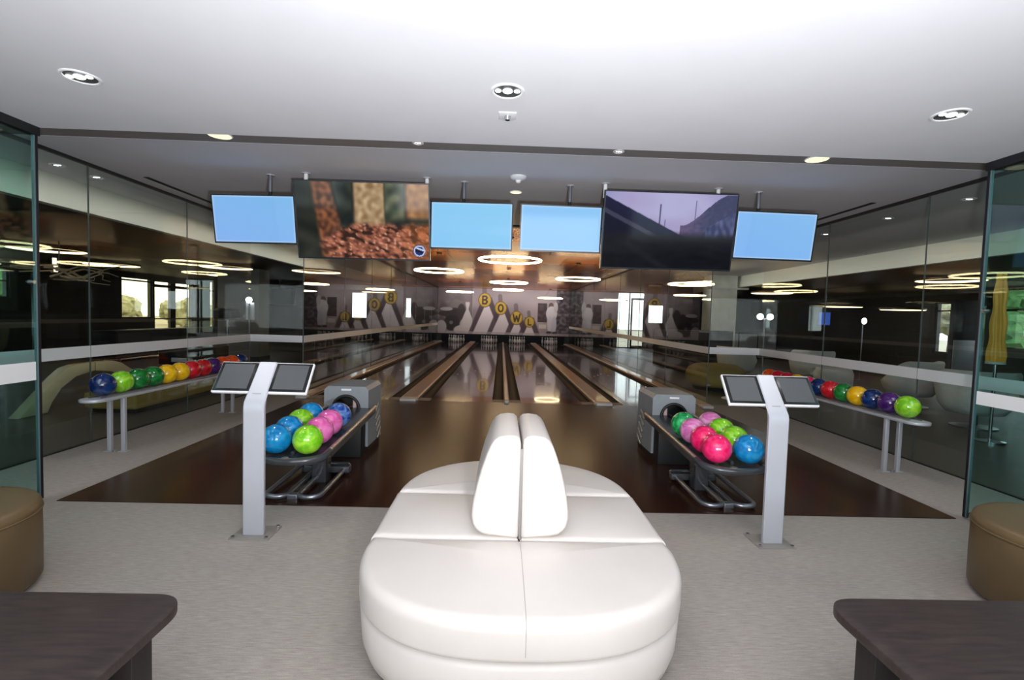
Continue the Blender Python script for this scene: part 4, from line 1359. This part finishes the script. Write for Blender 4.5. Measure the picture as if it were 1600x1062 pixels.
for k in (-2.2, 2.2):
    part('leg', MB().box(-.25, -.2, k - .03, k + .03, 0, .08), M['steel'], t)
    part('leg', MB().box(.2, .25, k - .03, k + .03, 0, .08), M['steel'], t)
t = thing('pedestal_column', 'grey square column behind the left kiosk', 'column', (-7.5, 14.2, 0), kind='structure')
part('shaft', MB().box(-.6, .55, -.3, .3, 0, ZL), M['grey_wall'], t)
part('base_trim', MB().box(-.62, .57, -.32, .32, 0, .12), M['track'], t)
def small_tv(x, y, z, w, h, label, mat, rz=0):
    t = thing('wall_television', label, 'television', (x, y, z), rz)
    part('casing', MB().box(-w / 2, w / 2, 0, .06, -h / 2, h / 2, bev=.01), M['tv_back'], t)
    part('screen', MB().box(-w / 2 + .02, w / 2 - .02, -.004, 0, -h / 2 + .02, h / 2 - .02), mat, t)
    part('ceiling_pole', MB().cyl((0, .05, h / 2 - .02), (0, .05, (ZC if XBL < x < XBR else ZL) - z), .02, 10), M['track'], t)
    return t
small_tv(-8.2, 17.9, 1.93, 1.15, .6, 'dark television hanging behind the grey column in the left lounge', M['tv_dark'])
small_tv(6.35, 17.9, 2.42, 1.15, .72, 'dark bluish television hanging beyond the right lane glass', M['tv_dark'])
small_tv(10.75, 16.2, 1.70, .42, .46, 'small blue lit screen deep in the right lounge', M['blue_screen'])
t = thing('spot_fixture', 'bright wall spotlight on a stand in the left lounge', 'spotlight', (-6.25, 12.0, 0))
part('stand', MB().cyl((0, 0, .02), (0, 0, 1.60), .02, 10), M['steel'], t)
part('foot', MB().cyl((0, 0, 0), (0, 0, .02), .16, 20), M['steel'], t)
part('lamp', MB().sphere((0, -.02, 1.68), .07, 16, 10), M['lamp_white'], t, 'glaring white lamp')
part('panel', MB().box(-.10, .10, .03, .05, 1.2, 1.62), M['white_plastic'], t)
t = thing('spot_fixture', 'pair of bright white spotlights on a post in the right lounge', 'spotlight', (6.42, 12.0, 0))
part('stand', MB().cyl((0, 0, .02), (0, 0, 1.60), .02, 10), M['steel'], t)
part('foot', MB().cyl((0, 0, 0), (0, 0, .02), .16, 20), M['steel'], t)
for x_ in (-.125, .125):
    part('lamp', MB().sphere((x_, -.02, 1.64), .075, 16, 10), M['lamp_white'], t, 'glaring white lamp')
part('cross_bar', MB().box(-.14, .14, 0, .03, 1.58, 1.61), M['steel'], t)
t = thing('lounge_table', 'round black topped pedestal table in front of the grey column', 'table', (-7.0, 12.4, 0))
part('top', MB().lathe([(0, 1.18), (.26, 1.18), (.30, 1.22), (.30, 1.40), (.24, 1.46), (0, 1.46)], n=28), M['black'], t)
part('stem', MB().cyl((0, 0, .02), (0, 0, 1.18), .04, 14), M['steel'], t)
part('foot', MB().cyl((0, 0, 0), (0, 0, .02), .25, 24), M['steel'], t)
t = thing('lounge_console', 'black console with a white tray beyond the red balls at left', 'console', (-6.05, 9.6, 0))
part('body', MB().box(-.55, .5, -.25, .25, .36, .72, bev=.02), M['black'], t)
for x_ in (-.45, .4):
    for y_ in (-.2, .2):
        part('leg', MB().box(x_ - .025, x_ + .025, y_ - .025, y_ + .025, 0, .36), M['black'], t)
part('tray', MB().box(-.28, .10, -.30, -.25, .42, .50, bev=.01), M['white_plastic'], t)
t = thing('ochre_bench', 'low ochre upholstered bench behind the left ball shelf', 'bench', (-5.35, 7.9, 0))
part('seat', MB().box(-.35, .35, -1.3, 1.3, .06, .28, bev=.04), M['ochre'], t)
part('base', MB().box(-.30, .30, -1.2, 1.2, 0, .06), M['black'], t)
def dining_chair(x, y, rz, label):
    t = thing('lounge_chair', label, 'chair', (x, y, 0), rz, 'chairs along the left lane glass')
    part('seat', MB().box(-.23, .23, -.23, .23, .42, .47, bev=.02), M['charcoal'], t)
    part('backrest', MB().box(-.22, .22, .19, .23, .55, .86, bev=.015), M['charcoal'], t)
    for a in (-.2, .2):
        for b in (-.2, .2):
            part('leg', MB().cyl((a, b, 0), (a, b, .86 if b > 0 else .42), .014, 8), M['steel'], t)
    return t
dining_chair(-4.6, 12.6, 1.2, 'dark lounge chair outside the left lane glass, nearest')
dining_chair(-5.3, 14.5, .4, 'dark lounge chair outside the left lane glass, middle')
dining_chair(-4.8, 17.0, 2.2, 'dark lounge chair outside the left lane glass, farthest')
t = thing('wall_hanging', 'blue rounded wall hanging beside the bright square end window', 'wall hanging', (-6.6, 24.95, 1.8))
part('pad', MB().sphere((0, 0, 0), .3, 20, 14, (.8, .25, 1.25)), pbr('blue_fabric', srgb(48, 88, 190), .6), t)
part('hook', MB().cyl((0, .08, .3), (0, .15, .42), .02, 8), M['steel'], t)

# ------------------------------------------------------------------ right lounge furniture
def armchair(x, y, rz, label, sc=1.0):
    t = thing('swivel_armchair', label, 'armchair', (x, y, 0), rz, 'white swivel armchairs')
    t.scale = (sc, sc, sc)
    n = 40
    def rim(r0, z, lo_):
        pts = []
        for k in range(n):
            a = 2 * PI * k / n
            zz = z
            if lo_:
                f = .5 + .5 * math.cos(a - PI / 2)      # 1 at the back (+y), 0 at the front
                zz = .44 + (z - .44) * sm(.05, .75, f)
            pts.append((r0 * math.cos(a), r0 * math.sin(a) * .95, zz))
        return pts
    loops = [rim(.20, .20, 0), rim(.34, .22, 0), rim(.43, .34, 0), rim(.47, .62, 1), rim(.485, .84, 1), rim(.47, .87, 1), rim(.44, .86, 1), rim(.41, .62, 1), rim(.39, .46, 0), rim(.02, .455, 0)]
    part('shell', MB().rings(loops), M['arm_white'], t, angle=1.5)
    part('seat_cushion', MB().lathe([(0, .455), (.36, .455), (.385, .48), (.37, .53), (.30, .55), (0, .555)], n=36), M['arm_white'], t, angle=1.5)
    part('stem', MB().cyl((0, 0, .03), (0, 0, .2), .05, 16), M['steel'], t)
    part('foot', MB().lathe([(0, 0), (.28, 0), (.28, .015), (.06, .035), (0, .035)], n=32), M['steel'], t)
    return t
armchair(7.55, 8.9, R_(200), 'white swivel armchair behind the near balls of the right shelf')
armchair(7.05, 7.15, R_(150), 'white swivel armchair cut by the right sliding glass edge')
armchair(7.4, 11.6, R_(160), 'white swivel armchair above the right kiosk screen')
armchair(5.9, 12.3, R_(120), 'white swivel armchair left of the right kiosk, behind the step glass')
t = thing('lounge_pouf', 'big oval ochre pouf beyond the right glass', 'pouf', (4.62, 10.6, 0))
part('cushion', MB().lathe([(0, .08), (.5, .08), (.60, .14), (.63, .30), (.58, .46), (.44, .54), (0, .58)], n=40), M['ochre'], t, angle=1.5)
part('base', MB().lathe([(0, 0), (.45, 0), (.48, .08), (0, .08)], n=32), M['black'], t)
t = thing('lounge_sofa', 'dark sofa in front of the white stone pillar', 'sofa', (5.6, 14.0, 0))
part('seat', MB().box(-1.15, 1.15, -.45, .45, .12, .45, bev=.05), M['charcoal'], t)
part('backrest', MB().box(-1.15, 1.15, .25, .5, .40, 1.22, bev=.05), M['charcoal'], t)
for x_ in (-1.18, 1.0):
    part('armrest', MB().box(x_, x_ + .18, -.45, .45, .12, .72, bev=.05), M['charcoal'], t)
for x_ in (-1.05, 1.05):
    for y_ in (-.38, .38):
        part('leg', MB().cyl((x_, y_, 0), (x_, y_, .12), .03, 10), M['steel'], t)
t = thing('stone_pillar', 'pale stone pillar standing behind the dark sofa', 'pillar', (6.75, 15.2, 0), kind='structure')
part('shaft', MB().box(-.42, .40, -.2, .4, 0, ZC), M['stone'], t)
part('shelf', MB().box(-.42, .75, -.22, .0, 2.50, 2.56), M['stone'], t)
t = thing('ceiling_box', 'black box hanging from the ceiling above the bright panel window at right', 'ceiling box', (5.85, 19.2, 2.09))
part('body', MB().box(-.3, .3, -.25, .25, 0, ZC - 2.09, bev=.01), M['black'], t)
part('pale_strip', MB().box(-.29, .29, -.27, -.25, .70, .76), M['white_plastic'], t, 'pale strip near the top')
t = thing('dark_cabinet', 'tall dark grey cabinet beside the tree window in the right lounge', 'cabinet', (11.45, 11.98, 0))
part('body', MB().box(-.30, .30, -.06, .06, 0, 2.2, bev=.01), M['charcoal'], t)
part('door', MB().box(-.28, .28, -.075, -.06, .05, 1.2, bev=.003), M['hood'], t)
part('door', MB().box(-.28, .28, -.075, -.06, 1.24, 2.15, bev=.003), M['charcoal'], t)
t = thing('spot_fixture', 'single small white lamp on a thin stand deep in the right lounge', 'spotlight', (9.66, 13.0, 0))
part('stand', MB().cyl((0, 0, .02), (0, 0, 1.56), .014, 10), M['steel'], t)
part('foot', MB().cyl((0, 0, 0), (0, 0, .02), .14, 20), M['steel'], t)
part('lamp', MB().sphere((.02, -.02, 1.62), .06, 16, 10, (1, 1, 1.4)), M['lamp_white'], t, 'glaring white lamp')
t = thing('lounge_pouf', 'low white round pouf right of the right kiosk, behind the glass', 'pouf', (7.05, 10.3, 0))
part('cushion', MB().lathe([(0, .06), (.30, .06), (.36, .12), (.37, .45), (.33, .55), (0, .58)], n=36), M['arm_white'], t, angle=1.0)
part('base', MB().lathe([(0, 0), (.28, 0), (.30, .06), (0, .06)], n=28), M['black'], t)
t = thing('floor_lamp', 'tall floor lamp with a draped golden shade behind the right sliding glass', 'floor lamp', (6.33, 6.2, 0))
part('base', MB().lathe([(0, 0), (.16, 0), (.16, .02), (.03, .04), (0, .04)], n=32), M['chrome'], t)
part('pole', MB().cyl((0, 0, .03), (0, 0, 1.02), .02, 14), M['chrome'], t)
n = 48
loops = []
for k in range(15):
    z = 1.06 + (2.2 - 1.06) * k / 14
    rad = .078 * (1 - .35 * k / 14) * (1 + .12 * math.sin(k * 1.3))
    loops.append([(rad * (1 + .22 * math.sin(6 * a + k * .25)) * math.cos(a), rad * (1 + .22 * math.sin(6 * a + k * .25)) * math.sin(a), z) for a in [2 * PI * j / n for j in range(n)]])
part('lamp_shade', MB().rings(loops), M['gold'], t, 'glowing amber draped shade', angle=1.5)
part('collar', MB().lathe([(.0, 1.03), (.1, 1.03), (.1, 1.06), (0, 1.06)], n=32), M['dl_trim'], t)
t = thing('side_table', 'small white pedestal table on the floor beyond the right glass', 'table', (4.35, 9.3, 0))
part('top', MB().lathe([(0, .40), (.2, .40), (.2, .42), (0, .42)], n=28), M['black'], t)
part('stem', MB().lathe([(0, 0), (.16, 0), (.15, .015), (.04, .05), (.025, .14), (.025, .40), (0, .40)], n=28), M['white_plastic'], t)
t = thing('media_cabinet', 'long dark cabinet along the far end of the right lounge', 'cabinet', (9.7, 20.2, 0))
part('body', MB().box(-1.6, 1.6, -.3, .3, 0, 1.1, bev=.02), M['charcoal'], t)
for k in range(4):
    part('door', MB().box(-1.56 + k * .79, -.82 + k * .79, -.312, -.3, .06, 1.02), M['hood'], t)

# ------------------------------------------------------------------ outdoors
struct('ground', MB().box(-70, 70, -20, 90, -.4, -.31), M['ground'], 'pale paving outside the lounge windows', 'ground')
def tree(x, y, h, r, label, mat):
    t = thing('garden_tree', label, 'tree', (x, y, -.31), 0, 'trees outside the windows')
    part('trunk', MB().tube([(0, 0, 0), (.05, 0, h * .35), (0, .05, h * .6)], [.16, .12, .07], 10), M['bark'], t)
    mb = MB()
    b = bmesh.new()
    rnd = random.Random(int(x * 100 + y))
    for k in range(9):
        c = Vector((rnd.uniform(-.6, .6) * r, rnd.uniform(-.6, .6) * r, h * .62 + rnd.uniform(-.35, .45) * r))
        bb = bmesh.new()
        bmesh.ops.create_icosphere(bb, subdivisions=3, radius=r * rnd.uniform(.38, .6))
        for v in bb.verts:
            d = 1 + .35 * noise.noise(v.co * 3.1 + Vector((k, k, k))) + .2 * noise.noise(v.co * 8)
            v.co = v.co * d + c
        mb._merge(bb)
    part('crown', mb, mat, t)
for x, y, h, r, lab, mt_ in ((23.4, 22.4, 5.6, 2.2, 'tall leafy green tree outside the window behind the gold lamp', 'leaf'), (17.4, 16.6, 2.4, 1.35, 'low green bush outside the window behind the gold lamp', 'leaf'), (18.6, 19.9, 3.4, 1.0, 'olive tree outside the tall right lounge window', 'leaf2'),
                             (-34.5, 44.5, 1.75, 1.75, 'distant low olive tree outside the wide left lounge window', 'leaf2'), (-31.4, 49.0, 1.75, 1.75, 'distant low olive tree outside the left glazed door', 'leaf2'), (-27.6, 45.0, 1.75, 1.75, 'distant low olive tree outside the right glazed door', 'leaf2'),
                             (-18.5, 18.5, 4.5, 1.8, 'green tree outside the small window at the left edge', 'leaf')):
    tree(x, y, h, r, lab, M[mt_])

# ------------------------------------------------------------------ light
def area(name, loc, rot, sx, sy, e, col=(1, 1, 1), spread=180):
    l = bpy.data.lights.new(name, 'AREA')
    l.shape = 'RECTANGLE'; l.size = sx; l.size_y = sy; l.energy = e; l.color = col; l.spread = math.radians(spread)
    o = bpy.data.objects.new(name, l); COL.objects.link(o)
    o.location = loc; o.rotation_euler = rot
    return o
def point(name, loc, e, r, col=(1, 1, 1)):
    l = bpy.data.lights.new(name, 'POINT')
    l.energy = e; l.shadow_soft_size = r; l.color = col
    o = bpy.data.objects.new(name, l); COL.objects.link(o)
    o.location = loc
    return o
def spot(name, loc, rot, e, ang, blend=.6, r=.05, col=(1, 1, 1)):
    l = bpy.data.lights.new(name, 'SPOT')
    l.energy = e; l.spot_size = ang; l.spot_blend = blend; l.shadow_soft_size = r; l.color = col
    o = bpy.data.objects.new(name, l); COL.objects.link(o)
    o.location = loc; o.rotation_euler = rot
    return o
# the photographer's flash, bounced off the ceiling
spot('bounce_flash', (0.1, -.05, 1.20), (R_(138), 0, 0), 560, R_(160), .8, .06, (.97, .98, 1.0))
point('camera_flash', (-.10, -.12, 1.80), 5, .03, (.97, .98, 1.0))
# unseen fill light added behind the camera to lift the alley
area('rear_fill', (0, -3.6, 1.6), (R_(90), 0, 0), 5.5, 1.8, 255, (.92, .96, 1.0))
# ceiling lamps
for x, y in ((-2.5, 2.825), (-.13, 2.79), (2.47, 2.865)):
    spot('downlight_beam', (x, y, ZN - .03), (0, 0, 0), 16, R_(110), .8, .04, (1, .97, .92))
for x, y in ((-2.55, 4.25), (2.6, 4.29), (0, 5.79)):
    spot('downlight_beam', (x, y, ZC - .03), (0, 0, 0), 30, R_(110), .8, .04, (1, .95, .85))
for x in (-4.85, 5.03):
    for y in (5.4, 7.7):
        spot('soffit_beam', (x, y, ZC - .03), (0, 0, 0), 12, R_(120), .8, .04, (1, .97, .92))
# fill spots added under the lounge ceilings, no fittings there
for x in (-9.0, 9.5):
    for y in (8.0, 13.0, 18.0):
        spot('lounge_fill', (x, y, ZL - .03), (0, 0, 0), 40, R_(150), .6, .08, (1, .93, .82))
# fill strips added in the soffits only to brighten the bulkheads
area('bulkhead_fill', (-4.70, 8.0, 2.84), (0, R_(64), 0), .06, 14, 10, (1, .98, .92), 70)
area('bulkhead_fill', (4.90, 8.0, 2.84), (0, R_(-76), 0), .06, 14, 30, (1, .98, .92), 50)
# fill light added above the lane ends to brighten the mural
area('mural_fill', (0, 24.9, 2.86), (R_(50), 0, 0), 6.4, .2, 60, (1, .95, .92))

W = bpy.data.worlds.new('sky'); SC.world = W
W.use_nodes = True
bg = W.node_tree.nodes['Background']
bg.inputs['Color'].default_value = (0.88, 0.94, 1.0, 1)
bg.inputs['Strength'].default_value = 3.2

# ------------------------------------------------------------------ camera
cam = bpy.data.cameras.new('camera')
cam.sensor_width = 36.0; cam.sensor_fit = 'HORIZONTAL'
cam.lens = 36.0 * 761.797 / 1600.0
cam.clip_start = .05; cam.clip_end = 300
co = bpy.data.objects.new('camera', cam); COL.objects.link(co)
r_ = Vector((0.99933377, -0.02192375, 0.02917814)); u_ = Vector((-0.02808503, 0.04861397, 0.99842271)); f_ = Vector((0.02330764, 0.998577, -0.04796585))
m4 = Matrix((r_, u_, -f_)).transposed().to_4x4()
m4.translation = (-0.1302, 0.0, 1.46275)
co.matrix_world = m4
SC.camera = co
SC.view_settings.view_transform = 'Standard'
SC.view_settings.look = 'None'
SC.view_settings.exposure = 0.0
SC.view_settings.gamma = 1.0
SC.view_settings.use_curve_mapping = False
SC.cycles.max_bounces = 10
SC.cycles.transparent_max_bounces = 24
SC.cycles.sample_clamp_indirect = 6.0
SC.cycles.caustics_reflective = False
SC.cycles.caustics_refractive = False
